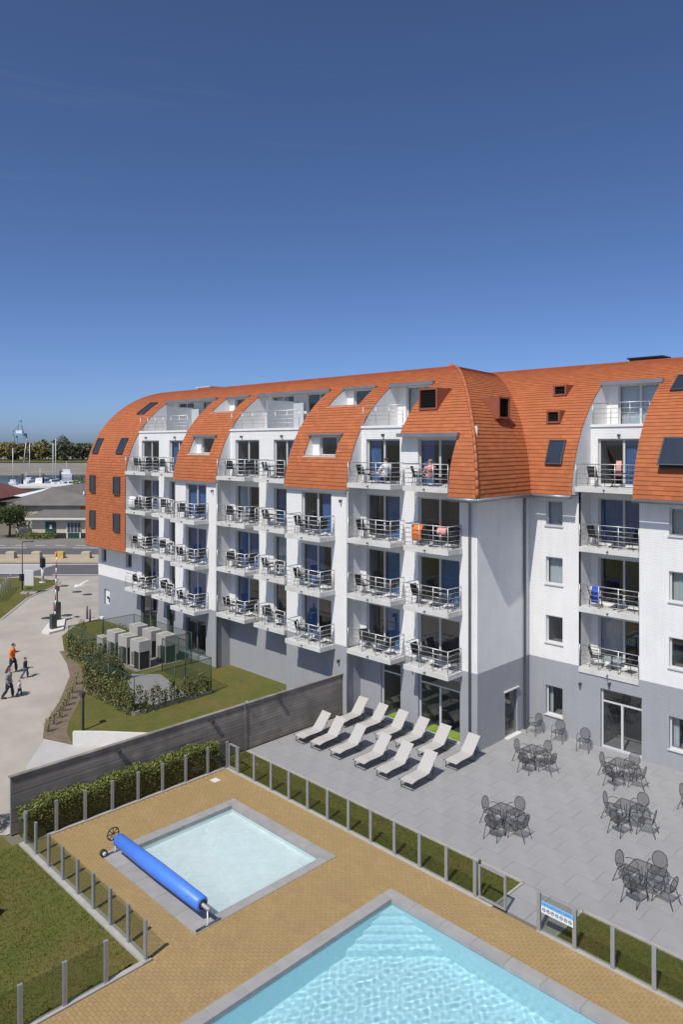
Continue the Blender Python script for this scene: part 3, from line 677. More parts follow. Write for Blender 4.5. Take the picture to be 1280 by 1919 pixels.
# eaves gutters and soffits
def gutter(p, q, name='gutter'):
    b = MB(); b.tube([p, q], .085, 8); b.build(name, 'zinc', HB)
for xa, xb in ((-42.2,-37.42), (-30.95,-26.15)):
    b = MB(); b.box(xa,xb,Y0L-.02,YF-.002,11.32,11.44); b.build('eaves_board', 'zinc', HB)
gutter((-19.85,26.46,11.36),(-18.2,26.44,11.36)); gutter((-18.2,26.44,11.36),(-18.42,31.25,11.36)); gutter((-18.42,31.22,11.36),(LG[0],31.22,11.36)); gutter((LG[1],31.22,11.36),(4,31.22,11.36))
b = MB(); b.poly([(-19.85,26.5,11.42),(-18.25,26.5,11.42),(-18.5,31.3,11.42),(-19.0,31.3,11.42),(-19.0,27.6,11.42),(-19.85,27.6,11.42)]); b.build('soffit', 'zinc', HB)
for xa, xb in ((-18.5,LG[0]),(LG[1],4)):
    b = MB(); b.quad((xa,31.3,11.42),(xb,31.3,11.42),(xb,YW,11.42),(xa,YW,11.42)); b.build('soffit', 'zinc', HB)
# downpipes
def pipe(pts, r=.055): b = MB(); b.tube(pts, r, 8); b.build('downpipe', 'zinc', HB)
pipe([(-37.42,YF-.06,11.4),(-37.42,YF-.06,0.05)]); pipe([(-26.14,YF-.06,11.4),(-26.14,YF-.06,.02)])
pipe([(-19.75,26.5,11.3),(-19.35,YR-.1,11.15),(-19.35,YR-.1,.02)]); pipe([(-18.3,31.25,11.3),(-18.93,31.5,11.2),(-18.93,31.5,.02)], .07)
# dormer recesses in the tiled piers
for off in (0, SX):
    for (xa, xb, z0, z1) in opB:
        xa += off; xb += off; ya, yb = prof(Y0L,AL,z0), prof(Y0L,AL,z1); yw = yb+.12
        b = MB(); b.box(xa-.08,xb+.08,ya-.06,yw,z0-.06,z0); dm = b.build('dormer', 'frame', HB)
        for x, fl in ((xa, False), (xb, True)):
            p = [(x, prof(Y0L,AL,z0+(z1-z0)*i/6)+.03, z0+(z1-z0)*i/6) for i in range(7)]+[(x,yw,z1),(x,yw,z0)]
            b = MB(); b.poly(p if fl else p[::-1]); b.build('cheek_wall', 'wall', dm)
        b = MB(); b.box(xa-.06,xb+.1,yb-.22,yb+.04,z1-.05,z1+.06); b.build('awning_cassette', 'zinc', dm)
        wall(fY(yw), xa, xb, z0, z1, [(xa+.5,xb-.1,z0+.02,z1-.08)], depth=.12, parent=HB, m='white')
        window(fY(yw), xa+.5, xb-.1, z0+.02, z1-.08, panes=2, split=.72, room=.8)
# roof windows, vents
def skylight(x0, x1, z0, z1, y0, a, m='dframe', opened=0.0):
    p0, p1 = Vector((x0,prof(y0,a,z0),z0)), Vector((x0,prof(y0,a,z1),z1)); d = (p1-p0); L_ = d.length; d.normalize(); n = Vector((1,0,0)).cross(d); w = x1-x0
    f = lambda u, v, k: tuple(p0+Vector((u,0,0))+d*v+n*k)
    b = MB(f); t = .055
    for q in ((0,t,0,L_),(w-t,w,0,L_),(t,w-t,0,t),(t,w-t,L_-t,L_)): b.box(q[0],q[1],q[2],q[3],-.05,.15)
    so = b.build('roof_window', m, HB); b = MB(f)
    if opened:
        g_ = lambda u, v, k: f(u, L_-(L_-v)*math.cos(opened), .08+(L_-v)*math.sin(opened)+k)
        b = MB(g_); b.box(0,w,0,L_,0,.05); fr = b.build('sash', m, so); b = MB(g_); b.box(t,w-t,t,L_-t,.052,.056); b.build('pane', M['skyglass'], fr)
        b = MB(f); b.quad((t,t,.1),(w-t,t,.1),(w-t,L_-t,.1),(t,L_-t,.1)); b.build('room', 'dark', so)
    else:
        b.quad((t,t,.115),(w-t,t,.115),(w-t,L_-t,.115),(t,L_-t,.115)); b.build('pane', M['skyglass'], so)
    return so
M['skyglass'] = mat('roof_window_glass', (0.03, 0.04, 0.055), 0.03, 0.1, 1, spec=0.9)
skylight(-50.95,-49.9,16.0,16.9,Y0L,AL)
for x0, x1 in ((-54.15,-53.3),(-50.45,-49.5)):
    skylight(x0,x1,13.05,14.2,Y0L,AL); skylight(x0+.3,x1+.3,10.1,11.4,Y0L,AL); skylight(x0+.3,x1+.3,7.4,8.7,Y0L,AL)
skylight(-17.85,-17.0,12.8,13.95,Y0R,AR); skylight(-12.5,-11.1,12.75,14.05,Y0R,AR,opened=.2); skylight(-12.9,-11.6,16.1,16.85,Y0R,AR)
def vent(c, n, w, h):
    # louvred box: c = point on the roof (bottom centre), n = outward horizontal direction
    n = Vector(n); u = Vector((0,0,1)).cross(n); c = Vector(c)
    f = lambda a, k, z: tuple(c+u*a+n*k+Vector((0,0,z)))
    b = MB(f); t = .09
    b.box(-w/2,-w/2+t,-1.6,.12,0,h); b.box(w/2-t,w/2,-1.6,.12,0,h); b.box(-w/2+t,w/2-t,-1.6,.12,h-t,h); b.box(-w/2+t,w/2-t,-1.6,.12,0,t)
    v = b.build('roof_vent', 'copper', HB)
    b = MB(f); b.quad((-w/2+t,-.1,t),(w/2-t,-.1,t),(w/2-t,-.1,h-t),(-w/2+t,-.1,h-t)); b.build('backing', 'black', v)
    k = 0; z = t+.01
    while z < h-t-.04:
        b = MB(f); b.add([(-w/2+t,.08,z),(w/2-t,.08,z),(w/2-t,.0,z+.06),(-w/2+t,.0,z+.06)], [(0,1,2,3)]); b.build('slat', 'black', v); z += .075
vent((-22.25, prof(Y0L,AL,15.45), 15.45), (0,-1,0), 1.15, 1.05)
cz = 1-math.sqrt(1-((15.0-ZA)/BB)**2)
vent((hipx(cz)+.03, 30.4, 15.0), (1,0,0), .95, 1.05)
vent((-18.3, prof(Y0R,AR,16.2), 16.2), (0,-1,0), .72, .55); vent((-17.95, prof(Y0R,AR,14.8), 14.8), (0,-1,0), .72, .62)
# small things on the ridge
def on_ridge(x, y, m, w, h): b = MB(); b.box(x-w,x+w,y-.5,y+.5,18.05,18.2+h); b.box(x-w-.1,x+w+.1,y-.6,y+.6,18.2+h,18.28+h); b.build('roof_hatch', m, HB)
on_ridge(-16.4,Y0R+AR+.4,'black',.85,.18); on_ridge(-50.6,Y0L+AL+.4,'frame',.9,.2)
# --- balconies
BALC = []
def balcony(x0, x1, yw, yf, k, left, right, col, slab=True):
    z = FL[k]
    b = MB(); b.box(x0,x1,yf,yw-.002,z-.23,z); bo = b.build('balcony', 'slab', HB)
    yr_ = yf+.07; path = []
    if left: path += [(x0+.06,yw-.05)]
    path += [(x0+(.06 if left else .02),yr_),(x1-(.06 if right else .02),yr_)]
    if right: path += [(x1-.06,yw-.05)]
    for h, r in ((.16,.011),(.38,.011),(.6,.011),(.82,.011),(1.04,.024)):
        t_ = MB()
        for p, q in zip(path, path[1:]): t_.tube([(*p,z+h),(*q,z+h)], r, 5)
        t_.build('rail', 'steel', bo)
    posts = []
    for p, q in zip(path, path[1:]):
        n = 3 if abs(q[0]-p[0]) > 1.5 else 1
        posts += [(p[0]+(q[0]-p[0])*i/n, p[1]+(q[1]-p[1])*i/n) for i in range(n+1)]
    for p in sorted(set((round(a,3), round(c,3)) for a, c in posts)):
        t_ = MB(); t_.tube([(*p,z-.02),(*p,z+1.04)], .02, 5); t_.build('post', 'steel', bo)
    t_ = MB(); xm = (x0+x1)/2; t_.tube([(xm,yf+.02,z-.1),(xm,yf-.12,z-.12)], .03, 6); t_.build('drain_spout', 'char', bo)
    BALC.append((col, k, (x0+x1)/2, (yw+yf)/2, z, x1-x0, yw-yf)); return bo
for k in (1,2,3,4):
    balcony(-26.12,-23.2,YR,26.5,k,False,True,7); balcony(-22.4,-19.8,YR,26.5 if k < 4 else 26.45,k,True,k < 4,8)
for c0, off in ((1, SX), (4, 0)):
    for k in (1,2,3,4):
        balcony(-37.38+off,-34.55+off,YR,26.5,k,False,True,c0); balcony(-33.7+off,-31.0+off,YR,26.5,k,True,False,c0+1)
    for k in (1,2,3): balcony(-29.8+off,-27.1+off,YF,25.55,k,True,True,c0+2)
for k in (1,2,3,4):
    b = balcony(LG[0]+.01,LG[1]-.01,YB,YW-.05 if k < 4 else 31.6,k,False,False,9)
# wall lamps and fittings
def fitting(x, y, z):
    b = MB(); b.box(x-.05,x+.05,y-.16,y,z-.02,z+.05); b.box(x-.03,x+.03,y-.16,y-.1,z-.1,z-.02); b.build('wall_lamp', 'char', HB)
for x in (-24.6,): fitting(x, YR, 14.25)
for off in (0, SX):
    for x in (-36.2,-32.4): fitting(x+off, YR, 14.25)
    fitting(-26.65+off, YF, 10.9)
fitting(-15.0, YB, 14.2); fitting(-14.9, YW, 3.02); fitting(-16.3, YW, 2.7); fitting(-26.8, YF, 2.7); fitting(-22.7, YR, 2.95)
# ------------------------------------------------------------------ balcony furniture
def chair_proto():
    t = thing('balcony_chair', 'proto', 'chair', group='dark chairs on the balconies')
    b = MB(); b.box(-.25,.25,-.24,.24,.42,.455); b.build('seat', 'dark', t)
    b = MB(); b.add([(-.25,.22,.45),(.25,.22,.45),(.25,.36,.92),(-.25,.36,.92),(-.25,.25,.45),(.25,.25,.45),(.25,.39,.92),(-.25,.39,.92)], [(0,1,2,3),(5,4,7,6),(0,4,5,1),(3,2,6,7),(1,5,6,2),(4,0,3,7)]); b.build('backrest', 'dark', t)
    for sx in (-1, 1):
        for y0, y1, z in ((-.24,-.27,.64), (.24,.3,.44)):
            b = MB(); b.tube([(sx*.26,y1,0),(sx*.26,y0,z)], .015, 5); b.build('leg', 'rim', t)
        b = MB(); b.tube([(sx*.26,-.26,.64),(sx*.26,.3,.66)], .018, 5); b.build('armrest', 'rim', t)
    return t
def btable_proto():
    t = thing('balcony_table', 'proto', 'table', group='dark tables on the balconies')
    b = MB(); b.box(-.35,.35,-.35,.35,.70,.73); b.build('tabletop', 'dark', t)
    b = MB(); b.tube([(0,0,.03),(0,0,.7)], .03, 6); b.build('leg', 'rim', t)
    b = MB(); b.box(-.26,.26,-.03,.03,0,.03); b.box(-.03,.03,-.26,.26,.002,.028); b.build('base', 'rim', t)
    return t
cp, tp = chair_proto(), btable_proto(); used = [False, False]
def get(proto, i):
    if used[i]: return copy_tree(proto)
    used[i] = True; return proto
rf = random.Random(5)
skip_left = {(7,4), (8,4)}
for col, k, x, y, z, w, dp in sorted(BALC):
    where = '%s-floor balcony, %s balcony column from left' % (ORD[k], ORD[col])
    yy = y + (0.1 if col != 9 else 0.0); zf = z+.001
    dx = min(.82, w/2-.45)
    o = get(tp, 1); place(o, (x+rf.uniform(-.12,.12), yy+rf.uniform(-.05,.05), zf), rf.uniform(-.15,.15), 'small dark table on the '+where)
    place(get(cp, 0), (x-dx+rf.uniform(-.05,.1), yy+rf.uniform(-.1,.1), zf), PI/2+rf.uniform(-.5,.5), 'left dark chair on the '+where)
    place(get(cp, 0), (x+dx+rf.uniform(-.1,.05), yy+rf.uniform(-.1,.1), zf), -PI/2+rf.uniform(-.5,.5), 'right dark chair on the '+where)
# things left on the balconies
def cloth(name, label, cat, m, loc, w, h, d=.3):
    b = MB(); n = 7; rings = []
    for i in range(n):
        u = -w/2+w*i/(n-1); s = .02*math.sin(i*2.1)
        rings.append([(u,-d/2+s,.0+.03*(i % 2)),(u,-d/2-.02+s,h*.6),(u,0,h),(u,d/2+s,h*.75),(u,d/2-.03+s,h*.74),(u,0,h-.03),(u,-d/2+.02+s,h*.58),(u,-d/2+.03+s,.0)])
    b.loft(rings, True, True); o = b.build(name, m); o.location = loc; return tag(o, label, cat)
cloth('towel', 'orange towel draped over a chair on the corner balcony', 'towel', 'orange', (-21.85,26.95,FL[3]+.25), .55, .72)
cloth('towel', 'blue towel hung over a chair on the right wing balcony', 'towel', 'bluecloth', (-15.75,32.45,FL[2]+.2), .4, .8)
cloth('towel', 'white sheet over a chair at the left end balcony', 'towel', 'whitecloth', (-48.1,26.9,FL[3]+.2), .8, .8)
cloth('swimwear', 'pink patterned swimwear drying on the corner balcony chair', 'swimwear', 'pink', (-20.45,26.95,FL[3]+.62), .5, .32, .2)
cloth('towel', 'coral towel hanging inside the upper right wing balcony', 'towel', 'pink', (-14.75,32.6,FL[4]+.5), .25, .7, .12)
# ------------------------------------------------------------------ terrace furniture of expanded metal
def pan(b, fn, nu=8, nv=6): 
    vs = [fn(i/nu, j/nv) for j in range(nv+1) for i in range(nu+1)]
    b.add(vs, [(j*(nu+1)+i, j*(nu+1)+i+1, (j+1)*(nu+1)+i+1, (j+1)*(nu+1)+i) for j in range(nv) for i in range(nu)], True)
def mesh_chair():
    t = thing('mesh_chair', 'proto', 'chair', group='black mesh terrace chairs')
    b = MB(); pan(b, lambda u, v: ((u-.5)*.5*(1-.12*v), -.24+.46*v, .44-.02*math.sin(PI*u)*math.sin(PI*v))); s = b.build('seat', 'wire', t)
    b = MB(); b.tube([(-.25,-.24,.44),(.25,-.24,.44),(.23,.22,.44),(-.23,.22,.44)], .012, 5, True); b.build('rim', 'rim', s)
    def oval(w): return (.225*math.cos(w), .22+.20*(.26+.24*math.sin(w)), .66+.25*math.sin(w)) 
    b = MB(); ring = [oval(2*PI*i/18) for i in range(18)]; c = (0, .30, .66)
    b.add([c]+ring, [(0, 1+i, 1+(i+1) % 18) for i in range(18)], True); bk = b.build('backrest', 'wire', t)
    b = MB(); b.tube(ring, .013, 5, True); b.build('rim', 'rim', bk)
    for sx in (-1, 1):
        b = MB(); b.tube([(sx*.24,-.22,.44),(sx*.27,-.29,0)], .013, 5); b.build('leg', 'rim', t)
        b = MB(); b.tube([(sx*.22,.2,.44),(sx*.25,.36,0)], .013, 5); b.build('leg', 'rim', t)
        b = MB(); b.tube([(sx*.25,-.2,.44),(sx*.28,-.2,.58),(sx*.28,-.1,.66),(sx*.28,.08,.67),(sx*.25,.22,.62)], .012, 5); b.build('armrest', 'rim', t)
    return t
def mesh_table():
    t = thing('mesh_table', 'proto', 'table', group='black mesh terrace tables')
    b = MB(); h = .41; r = .1; ring = []
    for cx, cy, a0 in ((h-r,h-r,0),(-h+r,h-r,1),(-h+r,-h+r,2),(h-r,-h+r,3)):
        for i in range(4): w = (a0+i/3)*PI/2; ring.append((cx+r*math.cos(w), cy+r*math.sin(w), .73))
    b.add(ring, [tuple(range(len(ring)))]); tt = b.build('tabletop', 'wire', t)
    b = MB(); b.tube(ring, .014, 5, True); b.build('rim', 'rim', tt)
    for sx in (-1, 1):
        for sy in (-1, 1):
            b = MB(); b.tube([(sx*.1,sy*.1,.72),(sx*.05,sy*.05,.36),(sx*.28,sy*.28,0)], .015, 5); b.build('leg', 'rim', t)
    return t
mc, mt = mesh_chair(), mesh_table(); used2 = [False, False]
def get2(p, i):
    if used2[i]: return copy_tree(p)
    used2[i] = True; return p
sets = [(-16.45,28.1,'nearest the grey side door'), (-13.2,29.45,'in front of the glazed terrace door'), (-11.5,26.15,'in the middle at the right'),
        (-14.5,22.7,'nearest the sun loungers'), (-9.45,22.6,'lowest right, nearest the sign fence')]
rr_ = random.Random(3)
for x, y, nm in sets:
    place(get2(mt, 1), (x,y,.013), rr_.uniform(-.05,.05), 'square black mesh table of the set '+nm)
    for ax, ay, rz, sd in ((-.62,.1,PI/2,'left'), (.1,.66,0,'back'), (.66,-.05,-PI/2,'right'), (-.05,-.64,PI,'front')):
        place(get2(mc, 0), (x+ax+rr_.uniform(-.06,.06), y+ay+rr_.uniform(-.06,.06), .013), rz+rr_.uniform(-.2,.2), '%s black mesh chair of the set %s' % (sd, nm))
for x, y, l in ((-18.3,31.35,'black mesh chair by the wall, nearest the inner corner'), (-17.05,31.3,'black mesh chair by the wall, middle of the three'), (-15.75,31.2,'black mesh chair by the wall, next to the glazed door')):
    place(get2(mc, 0), (x,y,.013), rr_.uniform(-.25,.25), l)
place(get2(mc, 0), (-10.35,28.9,.013), PI/2, 'black mesh chair cut by the right edge of the picture')
# ------------------------------------------------------------------ sun loungers
def lounger():
    t = thing('sun_lounger', 'proto', 'sun lounger', group='pale sun loungers on the grey terrace')
    w = .31
    prof_ = [(0,.30),(.35,.345),(.8,.34),(1.12,.36)]; back = [(1.12,.36),(1.3,.55),(1.72,1.02)]
    def sheet_(pts, nm):
        b = MB(); vs = []
        for y, z in pts: vs += [(-w,y,z),(w,y,z)]
        for y, z in pts: vs += [(-w,y,z-.02),(w,y,z-.02)]
        n = len(pts); fs = []
        for i in range(n-1): fs += [(2*i,2*i+1,2*i+3,2*i+2), (2*n+2*i+1,2*n+2*i,2*n+2*i+2,2*n+2*i+3), (2*i,2*i+2,2*n+2*i+2,2*n+2*i), (2*i+3,2*i+1,2*n+2*i+1,2*n+2*i+3)]
        fs += [(1,0,2*n,2*n+1),(2*n-2,2*n-1,4*n-1,4*n-2)]
        b.add(vs, fs); return b.build(nm, 'sling', t)
    sheet_(prof_, 'seat'); sheet_(back, 'backrest')
    for sx in (-1, 1):
        b = MB(); b.tube([(sx*(w+.012),y,z-.015) for y, z in prof_]+[(sx*(w+.012),1.45,.30)], .018, 5); b.build('side_rail', 'ltube', t)
    for y0, y1 in ((.05,.1), (1.3,1.38)):
        b = MB(); b.tube([(-w,y1,.31),(-w,y0,.02),(w,y0,.02),(w,y1,.31)], .018, 5); b.build('leg', 'ltube', t)
    b = MB(); b.tube([(-w+.03,1.5,.78),(-w+.03,1.42,.3),(w-.03,1.42,.3),(w-.03,1.5,.78)], .013, 5); b.build('back_support', 'ltube', t)
    for sx in (-1, 1):
        b = MB(); b.tube([(sx*(w+.01),0,.29),(sx*(w+.05),0,.29)], .03, 6); b.build('end_cap', 'ltube', t)
    return t
lp = lounger()
fr = [-25.42,-24.35,-23.07,-21.6,-20.34,-19.0]; bk = [-25.45,-24.2,-22.85,-21.65,-20.33,-18.83]
for i, x in enumerate(fr+bk):
    o = lp if i == 0 else copy_tree(lp); r = 'front' if i < 6 else 'back'; j = i % 6
    place(o, (x, 22.65 if i < 6 else 25.38, .013), rr_.uniform(-.04,.04), 'pale sun lounger, %s from the timber wall in the %s row' % (ORD[j+1], r))
o = copy_tree(lp); place(o, (-29.2,7.0,.01), 2.2, 'pale sun lounger on the lawn cut by the left edge'); o['group'] = 'sun loungers on the lawn'
o.location = (*px_ground(-14, 1725), .01)
# ------------------------------------------------------------------ glass pool fence
def fence(label, pts, last=True, h=1.12):
    t = thing('glass_fence', label, 'fence', (*pts[0], 0)); ox, oy = pts[0]
    fn = lambda x, y, z: (x-ox, y-oy, z)
    for i, (x, y) in enumerate(pts):
        q = pts[i+1] if i+1 < len(pts) else pts[i-1]; ax = abs(q[0]-x) > abs(q[1]-y); b = MB(fn)
        for s in (-.032, .032):
            if ax: b.box(x+s-.022,x+s+.022,y-.035,y+.035,.03,h)
            else: b.box(x-.035,x+.035,y+s-.022,y+s+.022,.03,h)
        if ax: b.box(x-.012,x+.012,y-.03,y+.03,.03,h-.01)
        else: b.box(x-.03,x+.03,y-.012,y+.012,.03,h-.01)
        b.build('post', 'post', t)
    for (xa, ya), (xb, yb) in zip(pts, pts[1:]):
        d = Vector((xb-xa, yb-ya, 0)); L_ = d.length; d.normalize(); a = Vector((xa,ya,0))+d*.055; c = Vector((xb,yb,0))-d*.055; n = Vector((-d.y,d.x,0))*.005
        b = MB(fn); v = [a-n, c-n, c+n, a+n]
        b.add([(p.x,p.y,.09) for p in v]+[(p.x,p.y,h-.03) for p in v], [(0,3,2,1),(4,5,6,7),(0,1,5,4),(1,2,6,5),(2,3,7,6),(3,0,4,7)]); b.build('glass_pane', 'fglass', t)
    return t
YFN = 18.75
fence('glass fence along the grass strip between pool deck and lounger terrace', [(-24.87+1.08*i, YFN) for i in range(12)])
fence('glass fence in front of the clipped hedge and timber wall', [(-25.74, 10.29+1.0755*i) for i in range(8)]+[(-25.68,18.78)])
fence('glass fence between lower left lawn and paddling pool', [(-25.62,10.24)]+[(-24.73+1.03*i, 10.22) for i in range(7)]+[(-17.6,10.2)])
fence('short glass fence running out at the bottom left corner', [(-17.58, 9.05-1.08*i) for i in range(4)])
fb = fence('glass fence carrying the blue and white safety sign', [(-10.8,18.71)]+[(-9.72+1.08*i, 18.73) for i in range(9)])
def gate(label, x0, x1, y):
    t = thing('glass_gate', label, 'gate', (x0,y,0)); f = lambda x, yy, z: (x-x0, yy-y, z); b = MB(f)
    b.box(x0,x0+.06,y-.03,y+.03,.08,1.1); b.box(x1-.06,x1,y-.03,y+.03,.08,1.1); b.box(x0+.06,x1-.06,y-.03,y+.03,1.04,1.1); b.box(x0+.06,x1-.06,y-.03,y+.03,.08,.14); b.build('gate_frame', 'post', t)
    b = MB(f); b.box(x0+.06,x1-.06,y-.006,y+.006,.14,1.04); b.build('glass_pane', 'fglass', t)
    b = MB(f); b.tube([(x0+.03,y,1.1),(x0+.03,y,1.2)], .04, 8); b.build('latch', 'rubber', t)
gate('framed glass gate beside the path opening to the terrace', -12.85, -11.9, 18.75)
gate('narrow framed glass gate in the corner by the hedge', -25.55, -25.0, 18.78)
# safety sign on the glass: blue strip with lettering bars, row of round pictograms
sg = thing('safety_sign', 'white and blue pool safety sign with seven round pictograms', 'sign', (-10.7,18.66,.62)); f = lambda x, y, z: (x, y, z)
b = MB(); b.box(0,.97,0,.006,0,.33); b.build('sign_panel', 'signwhite', sg)
b = MB(); b.box(0,.97,-.003,-.0005,.2,.33); b.build('blue_band', 'signblue', sg)
for i, (a, w) in enumerate(((.05,.17),(.25,.16),(.44,.2),(.68,.22))):
    b = MB(); b.box(a,a+w,-.006,-.0035,.245,.285); b.build('lettering', mat('sign_lettering_%d' % i, (.10,.27,.55), .5, .02), sg)
for i in range(7):
    cx = .09+.132*i; ring = [(cx+.046*math.cos(2*PI*k/14), -.004, .105+.046*math.sin(2*PI*k/14)) for k in range(14)]
    b = MB(); b.tube(ring, .007, 4, True); p_ = b.build('pictogram', 'black', sg)
    b = MB(); b.tube([(cx-.025,-.004,.10),(cx,-.004,.12),(cx+.03,-.004,.095+.01*(i % 3))], .009, 4); b.build('figure', 'black', p_)
# ------------------------------------------------------------------ timber wall
tw = thing('timber_wall', 'weathered grey timber board wall between driveway and pool garden', 'wall', (-26.62,18.4,0)); f = lambda x, y, z: (x+26.62, y-18.4, z)
nb = 14; bh = 2.04/nb
for i in range(nb):
    y = 10.1; j = 0
    while y < 26.55:
        L_ = 4.15 if (j or i % 2 == 0) else 2.1; y1 = min(y+L_, 26.6)
        if y1-y > .1:
            b = MB(f); q = random.uniform(-.004,.004); b.box(-26.66+q,-26.56+q,y+.003,y1-.003,.02+i*bh+.005,.02+(i+1)*bh-.005); b.build('board', 'timber', tw)
        y = y1; j += 1
b = MB(f); b.box(-26.63,-26.59,10.12,26.58,.02,2.05); b.build('core', 'core', tw)
b = MB(f); b.box(-26.70,-26.52,10.05,26.64,2.062,2.10); b.build('cap', 'timber', tw)
for y in (14.2, 18.6, 22.4):
    b = MB(f); b.box(-26.54,-26.42,y-.07,y+.07,1.72,1.86); b.build('wall_lamp', 'char', tw)
b = MB(f); b.tube([(-26.5,20.35,.0),(-26.5,20.35,2.2),(-26.3,20.35,2.32),(-26.12,20.35,2.25)], .018, 6); b.build('shower_pipe', 'steel', tw)
# ------------------------------------------------------------------ leaves
def leaf_cloud(name, m, parent, pts, size, rnd, up=.4, tri=False):
    b = MB(); vs = []; fs = []
    for p in pts:
        n = Vector((rnd.gauss(0,1), rnd.gauss(0,1), rnd.gauss(0,1)+up)).normalized(); a = n.orthogonal().normalized(); a.rotate(Matrix.Rotation(rnd.uniform(0,6.28), 3, n)); c = n.cross(a)
        s = size*rnd.uniform(.6,1.3); p = Vector(p); k = len(vs)
        vs += [p-a*s*.5, p+c*s*.34+n*s*.06, p+a*s*.55, p-c*s*.34+n*s*.06]; fs.append((k,k+1,k+2,k+3))
    b.add(vs, fs); return b.build(name, m, parent)
rl = random.Random(21)
hd = thing('clipped_hedge', 'long clipped green hedge between glass fence and timber wall', 'hedge', (-26.2,14.2,0))
def in_hedge(n, x0, x1, y0, y1, h):
    pts = []
    for _ in range(n):
        q = rl.random(); x = rl.uniform(x0,x1); y = rl.uniform(y0,y1); hh = h*(1+.07*math.sin(y*2.3)+.05*math.sin(y*5.1+1))
        if q < .45: z = hh+rl.uniform(-.12,.09)
        elif q < .85: x = x1+rl.uniform(-.08,.04); z = rl.uniform(.05,hh)
        else: z = rl.uniform(.1,hh)
        pts.append((x+26.2,y-14.2,z))
    return pts
leaf_cloud('foliage', 'leaf', hd, in_hedge(15000,-26.5,-25.86,10.25,18.55,1.02), .075, rl)
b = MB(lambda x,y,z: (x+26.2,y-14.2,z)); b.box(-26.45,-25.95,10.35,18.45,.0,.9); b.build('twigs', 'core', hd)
# grass blades
def blades(name, polys, dens, parent=None):
    vs = []; fs = []
    for (x0,x1,y0,y1) in polys:
        for _ in range(int((x1-x0)*(y1-y0)*dens)):
            x, y = rl.uniform(x0,x1), rl.uniform(y0,y1); a = rl.uniform(0,PI); w = .012; h = rl.uniform(.025,.06); k = len(vs)
            dx, dy = math.cos(a)*w, math.sin(a)*w; lx, ly = rl.uniform(-.03,.03), rl.uniform(-.03,.03)
            vs += [(x-dx,y-dy,0),(x+dx,y+dy,0),(x+lx,y+ly,h)]; fs.append((k,k+1,k+2))
    b = MB(); b.add(vs, fs); o = b.build(name, 'blade'); o['kind'] = 'stuff'; o['label'] = 'short mown grass blades of the pool lawns'; return o
blades('grass', [(-26.4,-12.4,18.9,20.35),(-10.3,-2,18.9,20.35)], 500); blades('grass', [(-25.8,-17.7,2.5,10.05)], 420)
# ------------------------------------------------------------------ air-conditioning yard
def ac_unit(label, x0, y0, w, d, h, small=False):
    t = thing('air_conditioner', label, 'air conditioner', (x0,y0,.05), group='outdoor air-conditioning units')
    b = MB(); b.box(0,w,0,d,.62*h,h); b.box(0,w*.42,0,d,.06,.62*h); 
    b.box(0,.06,d-.05,d,.06,.62*h); b.box(w-.05,w,0,.05,.0,.62*h); b.box(w-.05,w,d-.05,d,.0,.62*h); b.build('casing', 'ac', t)
    b = MB(); b.box(w*.42,w-.02,.02,d-.02,.08,.62*h); b.build('coil', 'grille', t)
    for i in range(9):
        b = MB(); b.box(w*.15,w*.38,-.008,-.001,.12*h+i*.05*h,.12*h+i*.05*h+.03*h); b.build('louvre', 'grille', t)
    b = MB(); c = (w/2,d/2,h+.004); rg = [(w/2+min(w,d)*.4*math.cos(2*PI*i/16), d/2+min(w,d)*.4*math.sin(2*PI*i/16), h+.012) for i in range(16)]
    b.add([c]+rg, [(0,1+i,1+(i+1) % 16) for i in range(16)]); b.build('fan_guard', 'acfan', t)
    b = MB(); b.box(.05,.15,.05,d-.05,-.05,.06); b.box(w-.15,w-.05,.05,d-.05,-.05,.06); b.build('feet', 'dark', t)
for i, (x, y, l) in enumerate(((-41.45,22.95,'nearest air-conditioning unit in the yard, front row'), (-42.95,22.95,'second air-conditioning unit in the front row'), (-44.45,22.95,'third air-conditioning unit in the front row'),
        (-41.5,24.8,'rightmost air-conditioning unit in the back row'), (-43.2,24.8,'middle air-conditioning unit in the back row'), (-44.9,24.8,'leftmost air-conditioning unit in the back row'))):
    ac_unit(l, x, y, 1.1, .78, 1.72)
ac_unit('small white air-conditioning unit at the left end of the front row', -45.9, 23.0, .8, .45, 1.1)
pd = MB(); pd.box(-45.6,-40.2,22.6,25.9,.03,.06); struct(pd.build('gravel_bed', 'asph2'))
pd = MB(); pd.poly([(-40.1,22.3,.045),(-36.0,19.6,.045),(-34.4,20.5,.045),(-34.5,22.6,.045),(-38.8,23.5,.045)]); struct(pd.build('gravel_bed', 'pave'))
gf = thing('wire_fence', 'dark green wire fence around the air-conditioning yard', 'fence', (-40,22.5,0)); f = lambda x, y, z: (x+40, y-22.5, z)
loop = [(-46.4,26.0),(-46.4,21.3),(-39.3,21.3),(-39.3,19.0),(-33.9,19.0),(-33.9,23.7),(-39.3,23.9),(-39.3,26.0),(-46.4,26.0)]
M['wirem'] = mesh_metal('green_wire', (0.018,0.055,0.042), .26)
for (xa,ya),(xb,yb) in zip(loop, loop[1:]):
    n = max(1, round(math.hypot(xb-xa,yb-ya)/2.4))
    for i in range(n):
        x, y = xa+(xb-xa)*i/n, ya+(yb-ya)*i/n; b = MB(f); b.tube([(x,y,0),(x,y,2.02)], .03, 6); b.build('post', 'green', gf)
    b = MB(f); b.tube([(xa,ya,1.98),(xb,yb,1.98)], .018, 5); b.build('rail', 'green', gf)
    b = MB(f); b.quad((xa,ya,.05),(xb,yb,.05),(xb,yb,1.98),(xa,ya,1.98)); b.build('wire_panel', 'wirem', gf)
b = MB(f); strip(b, [(-39.3,18.98),(-33.88,18.98),(-33.88,23.7)], .1, 0, .22); b.build('base_board', 'kerb', gf)
